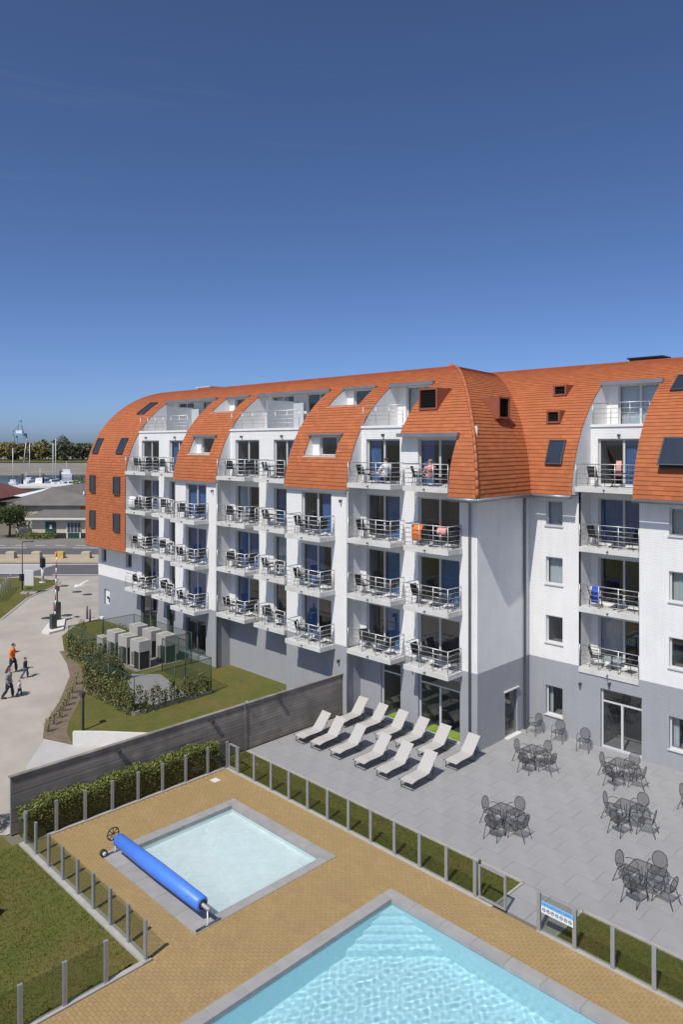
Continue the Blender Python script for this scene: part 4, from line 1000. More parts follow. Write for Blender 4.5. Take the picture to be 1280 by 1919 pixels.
def ivy(label, a, c, h, n, wid, cols=0):
    t = thing('climbing_hedge', label, 'climbing plant', (*a,0)); pts = []
    for _ in range(n):
        s = rl.random()
        if cols: s = (int(s*cols)+.5+rl.gauss(0,.16))/cols
        x = a[0]+(c[0]-a[0])*s; y = a[1]+(c[1]-a[1])*s; hh = h*(.8+.2*math.sin(s*31)+.1*math.sin(s*77)); z = hh*rl.random()**.8
        pts.append((x-a[0]+rl.gauss(0,wid), y-a[1]+rl.gauss(0,wid), z+.03))
    leaf_cloud('foliage', 'ivy', t, pts, .10, rl)
    for i in range(max(4, cols)):
        s = (i+.5)/max(4, cols); b = MB(); x, y = (c[0]-a[0])*s, (c[1]-a[1])*s; b.tube([(x,y,0),(x+.05,y,h*.7)], .012, 4); b.build('stem', 'bark', t)
ivy('dense ivy on the yard fence facing the lower lawn', (-39.3,18.93), (-33.95,18.93), 1.75, 7500, .1)
ivy('ivy in separate upright stems on the yard fence facing the timber wall', (-33.85,19.1), (-33.85,23.6), 1.5, 2600, .07, 12)
ivy('thick ivy on the yard fence facing the driveway', (-46.3,21.25), (-39.4,21.25), 1.6, 7000, .14)
ivy('ivy hiding the short return of the yard fence', (-39.35,21.2), (-39.35,19.1), 1.6, 1800, .12)
ivy('row of thin climbing stems at the back of the yard', (-46.3,25.9), (-42.0,25.9), 1.4, 900, .08, 9)
def shrub(label, x, y, h, r, n, m='leaf', size=.08, name='shrub', grp=None):
    t = thing(name, label, 'shrub', (x,y,0), group=grp); pts = []
    for _ in range(n):
        v = Vector((rl.gauss(0,1),rl.gauss(0,1),rl.gauss(0,1))).normalized()*rl.uniform(.55,1)**.5; pts.append((v.x*r*rl.uniform(.7,1.1), v.y*r*rl.uniform(.7,1.1), h*.5+v.z*h*.5))
    leaf_cloud('foliage', m, t, pts, size, rl); b = MB(); b.tube([(0,0,0),(.03,0,h*.8)], .03, 5, r2=.012); b.build('stem', 'bark', t); return t
shrub('rounded green shrub at the far corner of the yard', -48.2,25.6,1.1,1.1,900)
shrub('upright yellow-green conifer by the barrier', -48.9,23.4,1.7,.35,500)
shrub('dark evergreen bush at the left edge beside the timber wall', -27.7,9.3,1.7,.75,1600,'tleaf',.1)
shrub('second dark evergreen bush beyond the timber wall end', -28.6,8.6,1.4,.7,1000,'tleaf',.1)
edge = [(-34.9,15.0),(-35.6,15.6),(-36.3,16.2),(-37.0,16.7),(-37.7,17.2),(-38.5,17.7),(-39.4,18.3),(-40.6,19.1),(-48.3,22.1),(-49.2,22.5),(-50.0,22.9)]
for i, (x, y) in enumerate(edge):
    t = thing('young_shrub', '%s staked young shrub along the driveway kerb, counted from the ramp' % ORD[i+1], 'shrub', (x,y,.03), group='young shrubs along the driveway')
    b = MB(); b.tube([(0,0,0),(.02,.01,.62)], .03, 5); b.build('stake', 'stake', t)
    leaf_cloud('foliage', 'ivy', t, [(rl.gauss(.05,.1),rl.gauss(0,.1),rl.uniform(.05,.7)) for _ in range(110)], .07, rl)
# low white ramp wall, lamp
rw = MB(); strip(rw, [(-32.62,15.2),(-31.7,16.1),(-30.6,17.0),(-29.3,18.1),(-27.0,19.6)], .16, 0, .62); tag(rw.build('ramp_wall', 'cwhite'), 'low curved white concrete wall beside the ramp', 'wall')
t = thing('garden_lamp', 'short charcoal lamp post with box head on the lawn', 'lamp', (-33.86,16.26,.03)); b = MB(); b.box(-.05,.05,-.05,.05,0,1.75); b.build('post', 'char', t); b = MB(); b.box(-.28,.06,-.09,.09,1.62,1.84); b.build('lamp_head', 'char', t)
t = thing('garden_lamp', 'slim grey lamp post inside the far yard corner', 'lamp', (-47.2,24.1,.03)); b = MB(); b.box(-.05,.05,-.05,.05,0,1.9); b.build('post', 'zinc', t); b = MB(); b.box(-.3,.06,-.08,.08,1.8,1.95); b.build('lamp_head', 'signwhite', t)
# pool cover on its roller
pr = thing('pool_cover_roller', 'blue rolled pool cover on a wheeled reel beside the paddling pool', 'pool cover', (-22.6,12.1,0))
b = MB(); n = 20; rings = []
for i, (x, r) in enumerate(((0,.16),(.02,.21),(2.4,.235),(4.85,.215),(4.9,.15))): rings.append([(x, r*math.cos(2*PI*k/n), .52+r*math.sin(2*PI*k/n)) for k in range(n)])
b.loft(rings); cv = b.build('cover_roll', 'cover', pr)
b = MB(); b.tube([(-.35,0,.52),(5.25,0,.52)], .06, 10); b.build('axle', 'steel', pr)
b = MB(); b.tube([(4.901,0,.52),(4.93,0,.52)], .14, 14); b.build('roll_end', 'rubber', cv)
for x in (-.25, 5.15):
    b = MB(); b.tube([(x,0,.52),(x,0,.06),(x,-.4,.05),(x,.45,.05)], .025, 6); b.build('stand', 'steel', pr)
b = MB(); b.tube([(-.38+.0, .21*math.cos(2*PI*k/18), .58+.21*math.sin(2*PI*k/18)) for k in range(18)], .02, 6, True)
hw = b.build('hand_wheel', 'rubber', pr)
for k in range(4):
    b = MB(); a = PI*k/4; b.tube([(-.38,.2*math.cos(a),.58+.2*math.sin(a)),(-.38,-.2*math.cos(a),.58-.2*math.sin(a))], .014, 5); b.build('spoke', 'rubber', hw)
for y in (-.4, ):
    b = MB(); b.tube([(-.33,y,.12),(-.21,y,.12)], .12, 14); wh = b.build('wheel', 'rubber', pr); b = MB(); b.tube([(-.34,y,.12),(-.2,y,.12)], .07, 10); b.build('rim', 'signwhite', wh)
pr.location = (-22.75,12.18,.02)
d_ = MB(); d_.box(-25.2,-24.85,17.55,17.85,.012,.03); tag(d_.build('deck_drain', 'cwhite'), 'small white square drain cover on the yellow deck', 'drain')
# ------------------------------------------------------------------ people
def person(label, loc, rz, h, top, bottom, hair, pose, longhair=False, sit=False):
    t = thing('person', label, 'person', loc, rz); s = h/1.75
    P = {k: Vector(v)*s for k, v in pose.items()}
    def limb(b, a, c, r0, r1, n=8, mid=None):
        a, c = Vector(a), Vector(c); d = (c-a).normalized(); u = d.orthogonal().normalized(); v = d.cross(u); rings = []
        for i in range(6):
            q = i/5; r = (r0+(r1-r0)*q)*(1+.10*math.sin(PI*q)); p = a+(c-a)*q
            if i in (0, 5): r *= .72
            rings.append([p+(u*math.cos(2*PI*k/n)+v*math.sin(2*PI*k/n))*r*s for k in range(n)])
        b.loft(rings)
    def blob(b, c, rx, ry, rz_, n=10):
        c = Vector(c); rings = []
        for i in range(1, 7):
            w = -PI/2+PI*i/7; rings.append([c+Vector((rx*math.cos(w)*math.cos(2*PI*k/n), ry*math.cos(w)*math.sin(2*PI*k/n), rz_*math.sin(w)))*s for k in range(n)])
        b.loft(rings)
    def torso(b, g):
        hp, ch, nk = P['hip'], P['chest'], P['neck']; rings = []
        for c, rx, ry in ((hp-Vector((0,0,.06))*s,.13,.10),(hp+Vector((0,0,.04))*s,.165,.115),((hp+ch)/2,.145,.10),(ch,.185,.115),(ch+(nk-ch)*.6,.17,.095),(nk,.06,.06)):
            rings.append([c+Vector(((rx+g)*math.cos(2*PI*k/12),(ry+g)*math.sin(2*PI*k/12),0))*s for k in range(12)])
        b.loft(rings)
    b = MB(); torso(b, 0)
    limb(b, P['neck']-Vector((0,0,.05))*s, P['head'], .055, .05); blob(b, P['head']+Vector((0,0,.02))*s, .078, .096, .118)
    blob(b, P['head']+Vector((0,-.095,.0))*s, .016, .02, .025, 6)
    for sd in ('l', 'r'):
        limb(b, P['sh'+sd], P['el'+sd], .052, .042); limb(b, P['el'+sd], P['wr'+sd], .042, .03)
        hd = P['wr'+sd]+(P['wr'+sd]-P['el'+sd]).normalized()*.05*s; blob(b, hd, .035, .03, .045, 8)
        for k in range(4):
            limb(b, hd+Vector(((k-1.5)*.016,-.005,-.02))*s, hd+Vector(((k-1.5)*.018,-.02,-.095+.008*abs(k-1.5)))*s, .009, .007, 5)
        limb(b, hd+Vector((0,-.02,.01))*s, hd+Vector((.01,-.055,-.03))*s, .010, .008, 5)
        limb(b, P['hp'+sd], P['kn'+sd], .085, .058); limb(b, P['kn'+sd], P['an'+sd], .058, .038)
        limb(b, P['an'+sd]+Vector((0,.04,-.04))*s, P['an'+sd]+Vector((0,-.16,-.05))*s, .045, .035)
    body = b.build('body', 'skin', t); md = body.modifiers.new('join', 'REMESH'); md.mode = 'VOXEL'; md.voxel_size = .018*s; md.use_smooth_shade = True
    def wear(nm, m, fill):
        b = MB(); fill(b); o = b.build(nm, m, t); q = o.modifiers.new('join', 'REMESH'); q.mode = 'VOXEL'; q.voxel_size = .02*s; q.use_smooth_shade = True
    def tops(b):
        torso(b, .022)
        for sd in ('l','r'): limb(b, P['sh'+sd], P['el'+sd], .072, .06); limb(b, P['el'+sd], P['wr'+sd], .06, .047)
    def bots(b):
        blob(b, P['hip']-Vector((0,0,.03))*s, .175, .13, .13)
        for sd in ('l','r'): limb(b, P['hp'+sd], P['kn'+sd], .105, .078); limb(b, P['kn'+sd], P['an'+sd], .078, .062)
    def shoes(b):
        for sd in ('l','r'): limb(b, P['an'+sd]+Vector((0,.06,-.05))*s, P['an'+sd]+Vector((0,-.19,-.055))*s, .055, .045)
    def hairs(b):
        blob(b, P['head']+Vector((0,.022,.05))*s, .088, .098, .095)
        if longhair: blob(b, P['head']+Vector((0,.07,-.06))*s, .075, .05, .14)
    t.scale = (1.22, 1.22, 1.0); wear('top', top, tops); wear('trousers', bottom, bots); wear('shoes', 'dark', shoes); wear('hair', hair, hairs)
    return t
walk = dict(hip=(0,0,.93), chest=(0,-.02,1.28), neck=(0,-.01,1.47), head=(0,-.03,1.62), shl=(.2,0,1.4), shr=(-.2,0,1.4), ell=(.26,.05,1.13), elr=(-.26,.03,1.13), wrl=(.27,-.06,.9), wrr=(-.27,-.08,.9),
            hpl=(.09,0,.9), hpr=(-.09,0,.9), knl=(.1,-.14,.5), knr=(-.1,.04,.5), anl=(.1,-.16,.09), anr=(-.1,.26,.12))
phone = dict(walk, wrl=(.16,-.26,1.22), ell=(.29,-.02,1.12), head=(.02,-.06,1.61))
hold = dict(walk, wrl=(.33,-.05,.86))
AWAY = math.atan2(-.6, -.8)
W_ = lambda px, py: (*px_ground(px, py), .006)
person('man in orange jacket and dark trousers walking with a phone', W_(23,1260), 2.5, 1.76, 'orange', 'navy', 'hair', phone)
person('boy in dark shirt and jeans walking beside the man', W_(47,1270), 2.6, 1.22, 'navy', 'denim', 'hair', walk)
person('woman in grey sweater and black trousers leading a toddler', W_(16,1308), 2.5, 1.66, 'greycloth', 'navy', 'hair', hold, True)
person('toddler in pale sweater holding the hand of the woman', W_(36,1305), 2.5, .92, 'palecloth', 'navy', 'fair', dict(walk, wrr=(-.36,-.02,1.2), elr=(-.32,0,1.3)))
seat = dict(hip=(0,.1,.5), chest=(0,.16,.86), neck=(0,.17,1.05), head=(0,.13,1.2), shl=(.19,.17,.98), shr=(-.19,.17,.98), ell=(.25,.08,.72), elr=(-.25,.08,.72), wrl=(.16,-.18,.68), wrr=(-.16,-.18,.68),
            hpl=(.09,.08,.5), hpr=(-.09,.08,.5), knl=(.1,-.38,.56), knr=(-.1,-.38,.54), anl=(.1,-.82,.5), anr=(-.1,-.82,.5))
person('person in white top sitting with legs up on fourth-floor balcony', (-24.05,27.0,FL[4]), -PI/2-.2, 1.7, 'whitecloth', 'palecloth', 'hair', seat)
person('person in pink top sitting by the corner balcony table', (-21.35,27.05,FL[4]), -PI/2-.3, 1.65, 'pink', 'greycloth', 'fair', seat)
# ------------------------------------------------------------------ driveway entrance
t = thing('barrier_island', 'white kerbed island under the car park barrier', 'traffic island', (-54.4,24.0,0)); f = lambda x, y, z: (x+54.4, y-24.0, z)
b = MB(f); pts = [(-52.7,22.75),(-53.0,23.95),(-55.9,25.4),(-56.6,25.2),(-56.3,24.4),(-53.4,22.5)]
b.loft([[(x,y,0) for x,y in pts],[(x,y,.16) for x,y in pts]], True, False); b.build('kerb_block', 'cwhite', t)
t = thing('car_park_barrier', 'charcoal barrier box with raised red and white boom', 'barrier', (-53.63,23.45,.16)); b = MB(); b.box(-.2,.2,-.2,.2,0,1.05); b.build('cabinet', 'char', t)
for i in range(12):
    p = lambda q: (0.02+.0*q, .12+.13*q/4.6, .85+q*1.0); b = MB(); b.tube([p(i*.4),p(i*.4+.4)], .045, 6); b.build('boom_band', 'red' if i % 2 else 'signwhite', t)
t = thing('ticket_machine', 'charcoal ticket pillar with square panel behind the barrier', 'ticket machine', (-56.1,24.85,.16)); b = MB(); b.box(-.22,.22,-.2,.2,0,1.35); b.build('cabinet', 'char', t)
b = MB(); b.box(-.04,.04,-.04,.04,1.35,2.3); b.build('post', 'char', t); b = MB(); b.box(-.32,.3,-.05,.05,2.25,2.62); b.build('panel', 'char', t)
t = thing('info_board', 'pale grey rectangular board on two legs and concrete feet', 'sign', (-68.4,27.65,.0), math.radians(45)); b = MB(); b.box(-.42,.42,-.05,.05,.75,2.15); b.build('board', 'frame', t)
for sx in (-.38,.38):
    b = MB(); b.box(sx-.03,sx+.03,-.03,.03,.1,.75); b.build('leg', 'zinc', t); b = MB(); b.box(sx-.32,sx+.32,-.28,.28,0,.16); b.build('foot', 'kerb', t)
t = thing('street_lamp', 'thin dark lamp post by the grey board', 'street lamp', (-70.6,27.9,0)); b = MB(); b.tube([(0,0,0),(0,0,4.6)], .06, 6, r2=.04); b.build('post', 'char', t); b = MB(); b.tube([(0,0,4.55),(.75,.75,4.6)], .05, 5); b.build('arm', 'char', t)
b = MB(); b.box(-.22,.22,-.2,.2,.9,1.5); b.build('litter_bin', 'dark', t)
t = thing('traffic_column', 'white post with dark grey head at the roadside', 'sign', (-73.0,30.85,0)); b = MB(); b.tube([(0,0,0),(0,0,1.6)], .16, 8); b.build('post', 'cwhite', t); b = MB(); b.box(-.2,.2,-.2,.2,1.5,2.4); b.build('head', 'dark', t); b = MB(); b.tube([(0,0,0),(0,0,.06)], .35, 10); b.build('base', 'cwhite', t)
for i, q in enumerate(((120,1098),(144,1109),(164,1114),(125,1153),(88,1158))):
    x, y = px_ground(*q); b = MB(); b.tube([(x,y,.0),(x,y,.012)], .45, 16); tag(b.build('manhole_cover', 'char'), ('round dark manhole cover farthest up the driveway','round manhole cover left of the arrow tip','round manhole cover nearest the building corner','round manhole cover right of the barrier','round manhole cover left of the barrier')[i], 'manhole cover')
a0, a1 = Vector((*px_ground(165,1087),.011)), Vector((*px_ground(139,1101),.011)); dv = (a1-a0).normalized(); nv = Vector((-dv.y,dv.x,0)); L_ = (a1-a0).length
b = MB(); m_ = a0+dv*(L_-1.5); b.poly([a0-nv*.12,m_-nv*.12,m_-nv*.5,a1,m_+nv*.5,m_+nv*.12,a0+nv*.12]); tag(b.build('road_arrow', 'paint'), 'white painted arrow on the driveway', 'road marking')
for x, y, l in ((-55.3,26.9,'dark bollard at the building corner'), (-54.2,26.6,'second dark bollard by the building wall')):
    b = MB(); b.tube([(0,0,0),(0,0,1.0)], .07, 8); o = b.build('bollard', 'char'); o.location = (x,y,0); tag(o, l, 'bollard')
# steel railing at the left edge
rl_ = thing('steel_railing', 'grey steel railing on a kerb at the left edge by the road', 'railing', (-69.5,26.0,0)); f = lambda x, y, z: (x+69.5,y-26.0,z); p0, p1 = Vector((-66.5,24.2,0)), Vector((-72.2,27.4,0))
for i in range(6):
    p = p0+(p1-p0)*i/5; b = MB(f); b.tube([p, p+Vector((0,0,1.4))], .03, 5); b.build('post', 'zinc', rl_)
for h in (.2,.4,.6,.8,1.0,1.2,1.38):
    b = MB(f); b.tube([p0+Vector((0,0,h)), p1+Vector((0,0,h))], .015, 4); b.build('rail', 'zinc', rl_)
# ------------------------------------------------------------------ road (runs across the view)
def band(name, d0, d1, z, m, r0=-75, r1=40):
    b = MB(); q = [RD(r0,d0),RD(r1,d0),RD(r1,d1),RD(r0,d1)]; b.poly([(x,y,z) for x,y in q]); return struct(b.build(name, m))
band('road', 77.0, 85.2, .008, 'asph'); band('road', 91.2, 97.3, .008, 'asph'); band('far_lane', 97.3, 107.2, .008, 'asph2')
def kerbbox(name, d0, d1, z1, m, r0=-75, r1=-22):
    q = [RD(r0,d0),RD(r1,d0),RD(r1,d1),RD(r0,d1)]; b = MB(); b.loft([[(x,y,0) for x,y in q],[(x,y,z1) for x,y in q]], True, False); return struct(b.build(name, m))
kerbbox('median', 85.2, 91.2, .13, 'sand'); kerbbox('kerb', 97.2, 97.6, .1, 'kerb', -60, -41.5); kerbbox('kerb', 97.2, 97.6, .1, 'kerb', -35.5, -30)
def mark(name, label, r0, r1, d0, d1):
    b = MB(); q = [RD(r0,d0),RD(r1,d0),RD(r1,d1),RD(r0,d1)]; b.poly([(x,y,.013) for x,y in q]); return tag(b.build(name, 'paint'), label, 'road marking')
mark('edge_line', 'near white edge line of the road', -30.5, -22, 77.5, 77.75); mark('edge_line', 'far white edge line of the road beside the median', -60, -22, 84.2, 84.45)
for i in range(9):
    d = 78.4+.68*i; sh_ = (d-78)*.9; mark('zebra_stripe', '%s white zebra stripe on the road, counted from the near side' % ORD[i+1], -41-.2*i+sh_*.1, -33.6+sh_*.18, d, d+.32)['group'] = 'zebra crossing stripes'
for i in range(6):
    r = -49.2+2.75*i*1.0; mark('lane_dash', '%s white lane dash on the far lane from the left' % ORD[i+1], r+2, r+3.4, 100.1, 100.35)['group'] = 'lane dashes'
for i, (p, m, l) in enumerate(((21,'beige','leftmost beige concrete block on the median'),(69,'beige','second beige concrete block on the median'),(112.5,'yellow','yellow painted concrete block on the median'),(162,'beige','beige concrete block on the median nearest the hotel'))):
    x, y = pxd(p, 88.4); b = MB(); b.loft([[(a*.55,c*.45,0) for a,c in ((-1,-1),(1,-1),(1,1),(-1,1))],[(a*.52,c*.42,.75) for a,c in ((-1,-1),(1,-1),(1,1),(-1,1))],[(a*.46,c*.36,.82) for a,c in ((-1,-1),(1,-1),(1,1),(-1,1))]], True, False)
    o = b.build('concrete_block', m); o.location = (x,y,.13); o.rotation_euler = (0,0,PI/4); o.scale = (.95,1,.95); tag(o, l, 'concrete block')
# ------------------------------------------------------------------ buildings across the road (local r,d frame)
def rdbox(b, r0, r1, d0, d1, z0, z1):
    q = [RD(r0,d0),RD(r1,d0),RD(r1,d1),RD(r0,d1)]; b.add([(x,y,z0) for x,y in q]+[(x,y,z1) for x,y in q], [(0,3,2,1),(4,5,6,7),(0,1,5,4),(1,2,6,5),(2,3,7,6),(3,0,4,7)])
def P3(r, d, z): return (*RD(r,d), z)
ct = thing('harbour_cottage', 'low cream cottage with dark doors and flat dark canopy roof', 'building', (*RD(-42,110),0)); ox, oy = RD(-42,110); fc = lambda x, y, z: (x-ox, y-oy, z)
b = MB(fc); rdbox(b,-45.4,-30,108,111.5,0,3.0); b.build('wall', 'cream', ct)
b = MB(fc); rdbox(b,-46.0,-29,107.2,112.2,2.95,3.2); b.add([P3(-46,107.2,3.2),P3(-29,107.2,3.2),P3(-29,111.5,3.85),P3(-45,111.5,3.85)], [(0,1,2,3)]); b.build('roof', 'roofgrey', ct)
b = MB(fc); rdbox(b,-46.05,-29,107.1,107.2,2.75,3.05); b.build('fascia', 'cwhite', ct)
b = MB(fc); rdbox(b,-45.45,-30,107.9,108,0,.75); b.build('plinth', 'dark', ct)
b = MB(fc); rdbox(b,-43.4,-41.9,107.85,108,0,2.4); dd = b.build('door', 'green', ct); b = MB(fc); rdbox(b,-42.75,-42.4,107.82,107.84,1.4,1.95); b.build('notice', 'signwhite', dd)
b = MB(fc); rdbox(b,-40.3,-38.2,107.86,108,0,2.4); dd = b.build('window', 'cwhite', ct)
for i in range(4):
    b = MB(fc); rdbox(b,-40.15+.5*i,-39.75+.5*i,107.82,107.85,.9,2.3); b.build('pane', 'dframe', dd)
b = MB(fc); rdbox(b,-40.1,-38.4,107.83,107.86,.05,.8); b.build('lower_panel', 'green', dd)
sh_ = thing('harbour_shed', 'broad grey hipped roof shed behind the cottage', 'building', (*RD(-44,120),0)); ox2, oy2 = RD(-44,120); fs_ = lambda x, y, z: (x-ox2, y-oy2, z)
b = MB(fs_); rdbox(b,-50,-30,113,135,0,4.5); b.build('wall', 'cream', sh_)
b = MB(fs_); b.add([P3(-51,112.4,4.4),P3(-33.5,112.4,4.4),P3(-29,136,4.6),P3(-58,136,4.6),P3(-46.3,117.5,6.9),P3(-44,134,7.0)], [(0,1,4),(1,2,5,4),(0,4,5,3),(2,3,5)]); rf_ = b.build('roof', 'roofgrey', sh_)
b = MB(fs_); b.add([P3(-53.5,120,5.35),P3(-51.5,118.5,5.3),P3(-47.6,124,6.62),P3(-48.6,126,6.62)], [(0,1,2,3)]); b.build('roof_light', 'signwhite', rf_)
b = MB(fs_); b.tube([P3(-40.2,115,4.8),P3(-40.2,115,6.4)], .25, 6); b.build('chimney', 'zinc', rf_)
b = MB(fs_); rdbox(b,-40,-36.5,112.9,113,3.3,4.2); b.build('boarding', 'orange', sh_)
s2 = thing('red_roof_shed', 'shed with red pitched roof at the far left edge', 'building', (*RD(-75,155),0)); o3 = RD(-75,155); f3 = lambda x, y, z: (x-o3[0], y-o3[1], z)
b = MB(f3); rdbox(b,-96,-69.5,150,165,0,3.0); b.build('wall', 'dark', s2); b = MB(f3); b.add([P3(-97,149,2.8),P3(-69,149,2.8),P3(-69,166,2.8),P3(-97,166,2.8),P3(-76,157,6.6),P3(-97,157,6.8)], [(0,1,4,5),(1,2,4),(2,3,5,4)]); b.build('roof', 'roofred', s2)
s4 = thing('quay_building', 'long low beige quay building with white roof edge', 'building', (*RD(-75,185),0)); o4 = RD(-75,185); f4 = lambda x, y, z: (x-o4[0], y-o4[1], z)
b = MB(f4); rdbox(b,-81,-69,180,192,0,3.0); b.build('wall', 'beige', s4); b = MB(f4); rdbox(b,-81.4,-68.5,179.5,192.5,3.0,3.5); b.build('roof', 'cwhite', s4)
s5 = thing('grey_shed', 'long dark grey roofed shed behind the cottage at right', 'building', (*RD(-55,160),0)); o5 = RD(-55,160); f5 = lambda x, y, z: (x-o5[0], y-o5[1], z)
b = MB(f5); rdbox(b,-66,-45,145,185,0,2.6); b.build('wall', 'beige', s5); b = MB(f5); b.add([P3(-67,144,2.5),P3(-45,144,2.5),P3(-45,186,2.5),P3(-67,186,2.5),P3(-56,144,4.6),P3(-56,186,4.6)], [(0,4,5,3),(1,2,5,4),(0,1,4),(2,3,5)]); b.build('roof', 'roofgrey', s5)
# trees
def tree(name, label, x, y, h, r, n, m, size, trunk=.2, grp=None, z0=0, base=.25):
    t = thing(name, label, 'tree', (x,y,z0), group=grp); pts = []; cl = []
    for _ in range(max(6, n//60)):
        v = Vector((rl.gauss(0,1),rl.gauss(0,1),rl.gauss(0,.8))); v = v.normalized()*rl.uniform(.35,.85); cl.append((v.x*r, v.y*r, h*(base+.5*(1-base))+v.z*h*(1-base)*.5))
    for i in range(n):
        c = cl[i % len(cl)]; q = r*.38; v = Vector((rl.gauss(0,1),rl.gauss(0,1),rl.gauss(0,1))).normalized()*rl.uniform(.5,1); pts.append((c[0]+v.x*q, c[1]+v.y*q, max(.1, c[2]+v.z*q*.8)))
    leaf_cloud('crown', m, t, pts, size, rl)
    b = MB(); b.tube([(0,0,0),(.05*r,0,h*.35),(.0,.06*r,h*.75)], trunk, 6, r2=trunk*.3)
    for k in range(5):
        c = cl[k]; b.tube([(0,0,h*.3),(c[0]*.5,c[1]*.5,h*.3+(c[2]-h*.3)*.6),c], trunk*.4, 5, r2=trunk*.1)
    b.build('trunk', 'bark', t); return t
x, y = pxd(18, 109.5); tree('round_tree', 'round dark green tree left of the cottage', x, y, 5.4, 3.0, 4200, 'tleaf', .26)
x, y = pxd(152, 108.5); shrub('light green bush showing beside the tiled gable', *pxd(147,150), 7.5, 2.2, 700, 'leaf', .4)
for i, p in enumerate((44, 60, 78, 92)): shrub('%s low roadside bush before the cottage, from the left' % ORD[i+1], *pxd(p,107.0), .9+.2*(i % 2), 1.2, 260, 'leaf', .18, 'roadside_bush', 'roadside bushes')
# ------------------------------------------------------------------ harbour
b = MB(); b.poly([P3(-160,205,.03),P3(-20,205,.03),P3(-20,345,.03),P3(-160,318,.03)]); struct(b.build('harbour_water', 'water'))
b = MB(); b.add([P3(-260,312,0),P3(60,352,0),P3(60,430,3.0),P3(-260,430,2.6),P3(60,900,3.0),P3(-500,900,2.6)], [(0,1,2,3),(3,2,4,5)]); struct(b.build('far_bank', 'stone'))
b = MB(); b.add([P3(-300,432,3.1),P3(60,432,3.1),P3(60,520,3.1),P3(-300,520,3.1)], [(0,1,2,3)]); struct(b.build('bank_grass', 'grass'))
for i in range(26):
    p = -12+7.0*i+rl.uniform(-2,2); d = rl.uniform(470,520); x, y = pxd(p, d); gr = i > 15 or i % 5 == 3
    tree('far_tree', '%s tree from the left in the belt beyond the harbour' % (ORD[i+1] if i < 12 else str(i+1)+'th'), x, y, rl.uniform(11,14.5), rl.uniform(5.5,7.5), 900, 'fleaf2' if gr else 'fleaf', 1.5, .3, 'tree belt beyond the harbour', 3.0, .02)
def boat(label, p, d, L_, w, kind, rz):
    x, y = pxd(p, d); t = thing('motor_boat' if kind else 'sailing_boat', label, 'boat', (x,y,.03), rz, 'boats moored in the harbour'); b = MB(); rings = []
    for q, ww, hh in ((0,.85,1),(.3,1,1),(.6,.95,1.05),(.85,.55,1.2),(1,.04,1.35)):
        yy = -L_/2+L_*q; rings.append([(-w/2*ww,yy,hh*w*.32),(-w/2*ww*.75,yy,0),(w/2*ww*.75,yy,0),(w/2*ww,yy,hh*w*.32)])
    b.loft(rings, True, False); b.build('hull', 'hull', t)
    b = MB(); z = w*.32; b.loft([[(sx*w*.33*k,yy,zz) for sx,yy in ((-1,-L_*.25),(1,-L_*.25),(1,L_*.18*k),(-1,L_*.18*k))] for k, zz in ((1,z),(.9,z+w*.3),(.8,z+w*.36))], True, False); cb = b.build('cabin', 'hull', t)
    b = MB(); b.box(-w*.32,w*.32,-L_*.24,L_*.165,z+w*.12,z+w*.24); b.build('window_band', 'dframe', cb)
    if kind == 2: b = MB(); b.tube([(0,-.2*L_,z),(0,-.2*L_,z+w*1.1)], .06, 5); b.build('radar_mast', 'hull', t)
    if kind == 0:
        b = MB(); b.tube([(0,.05*L_,z),(0,.05*L_,L_*1.55)], .11, 5); b.build('mast', 'hull', t); b = MB(); b.tube([(0,.05*L_,z+1.2),(0,-.4*L_,z+1.2)], .12, 5); b.build('boom', 'navy', t)
bl = [('white cabin boat beside the left mooring pile',52,236,9,3.4,2,.9),('large white motor yacht with flybridge in the middle',80,238,11,4.2,2,.8),('white sailing boat with tall mast nearest the yacht',98,245,9,3,0,.7),('white sailing boat with the tallest mast',103,248,10,3,0,.7),
      ('first small white boat of the right row',104,236,6,2.3,1,.5),('second small white boat of the right row',113,237,6,2.3,1,.6),('third small white boat of the right row',121,238,6.5,2.4,1,.5),('fourth small white boat of the right row',130,240,6.5,2.4,1,.6),('fifth small white boat of the right row',139,243,7,2.6,2,.5),
      ('white sailing boat at the left with a thin mast',24,245,8,2.8,0,1.2),('white sailing boat behind the cabin boat',55,262,9,2.8,0,1.0),('white motor boat moored under the far bank',124,310,14,4.5,2,1.2)]
for a in bl: boat(*a)
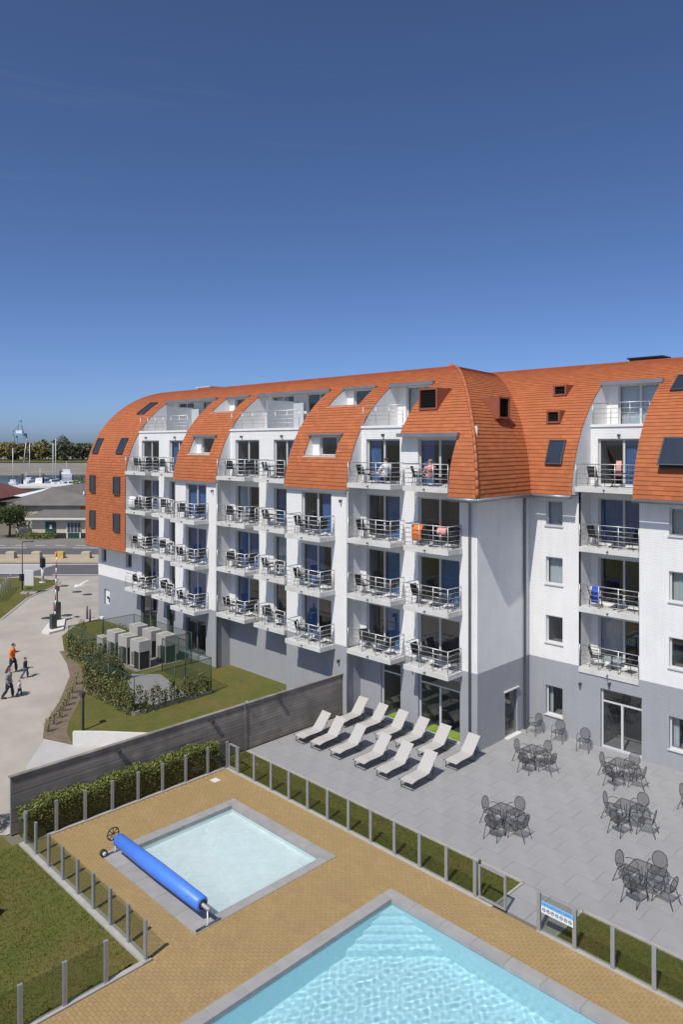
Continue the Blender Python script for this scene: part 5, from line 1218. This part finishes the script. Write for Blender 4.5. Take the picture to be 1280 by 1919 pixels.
for i, (p, d) in enumerate(((42,232),(81,231),(113,262))):
    x, y = pxd(p,d); b = MB(); b.tube([(0,0,0),(0,0,4.4)], .32, 7); o = b.build('mooring_pile', 'dark'); o.location = (x,y,0); tag(o, ('dark mooring pile by the cabin boat','dark mooring pile before the motor yacht','dark mooring pile behind the small boats')[i], 'mooring pile')
x, y = pxd(44,420); b = MB(); b.tube([(0,0,0),(1.2,1.2,15.5)], .32, 6, r2=.18); o = b.build('light_mast', 'cwhite'); o.location = (x,y,1.5); tag(o, 'tall slightly leaning white mast on the far bank', 'mast')
# cranes and container quay on the horizon
def crane(label, p, d, m, sc, low):
    x, y = pxd(p,d); t = thing('harbour_crane', label, 'crane', (x,y,0), PI/4); s = sc
    for sx in (-1,1):
        for sy in (-1,1):
            b = MB(); b.box(sx*8*s-1*s,sx*8*s+1*s,sy*6*s-1*s,sy*6*s+1*s,0,30*s); b.build('leg', m, t)
    b = MB(); b.box(-9*s,9*s,-7*s,7*s,27*s,31*s); b.build('portal', m, t)
    b = MB(); b.box(-5*s,5*s,-4*s,4*s,31*s,36*s); b.build('machine_house', 'hull' if not low else m, t)
    b = MB()
    if low: b.box(-28*s,16*s,-1.5*s,1.5*s,22*s,24.5*s); b.tube([(-26*s,0,24*s),(0,0,40*s),(14*s,0,24*s)], .8*s, 4)
    else:
        for sx in (-4,4): b.tube([(sx*s,0,36*s),(sx*.4*s,0,52*s)], .8*s, 4)
        b.box(-2.4*s,2.4*s,-1.5*s,1.5*s,51*s,53*s); b.tube([(-12*s,0,33*s),(-5*s,0,44*s)], .8*s, 4)
    b.build('jib', m, t)
crane('pale blue harbour crane on the horizon', 37.5, 1250, 'crane', 1.02, False); crane('dark low gantry crane on the horizon', 118, 1200, 'crane2', .72, True)
b = MB(); 
for i in range(1): rdbox(b,-900,-460,1180,1200,0,13.2)
tag(b.build('container_quay', 'rust'), 'long rust brown container row along the horizon', 'containers')
b = MB(); rdbox(b,-2500,2500,2400,2420,0,10); struct(b.build('far_land', 'fleaf2'))
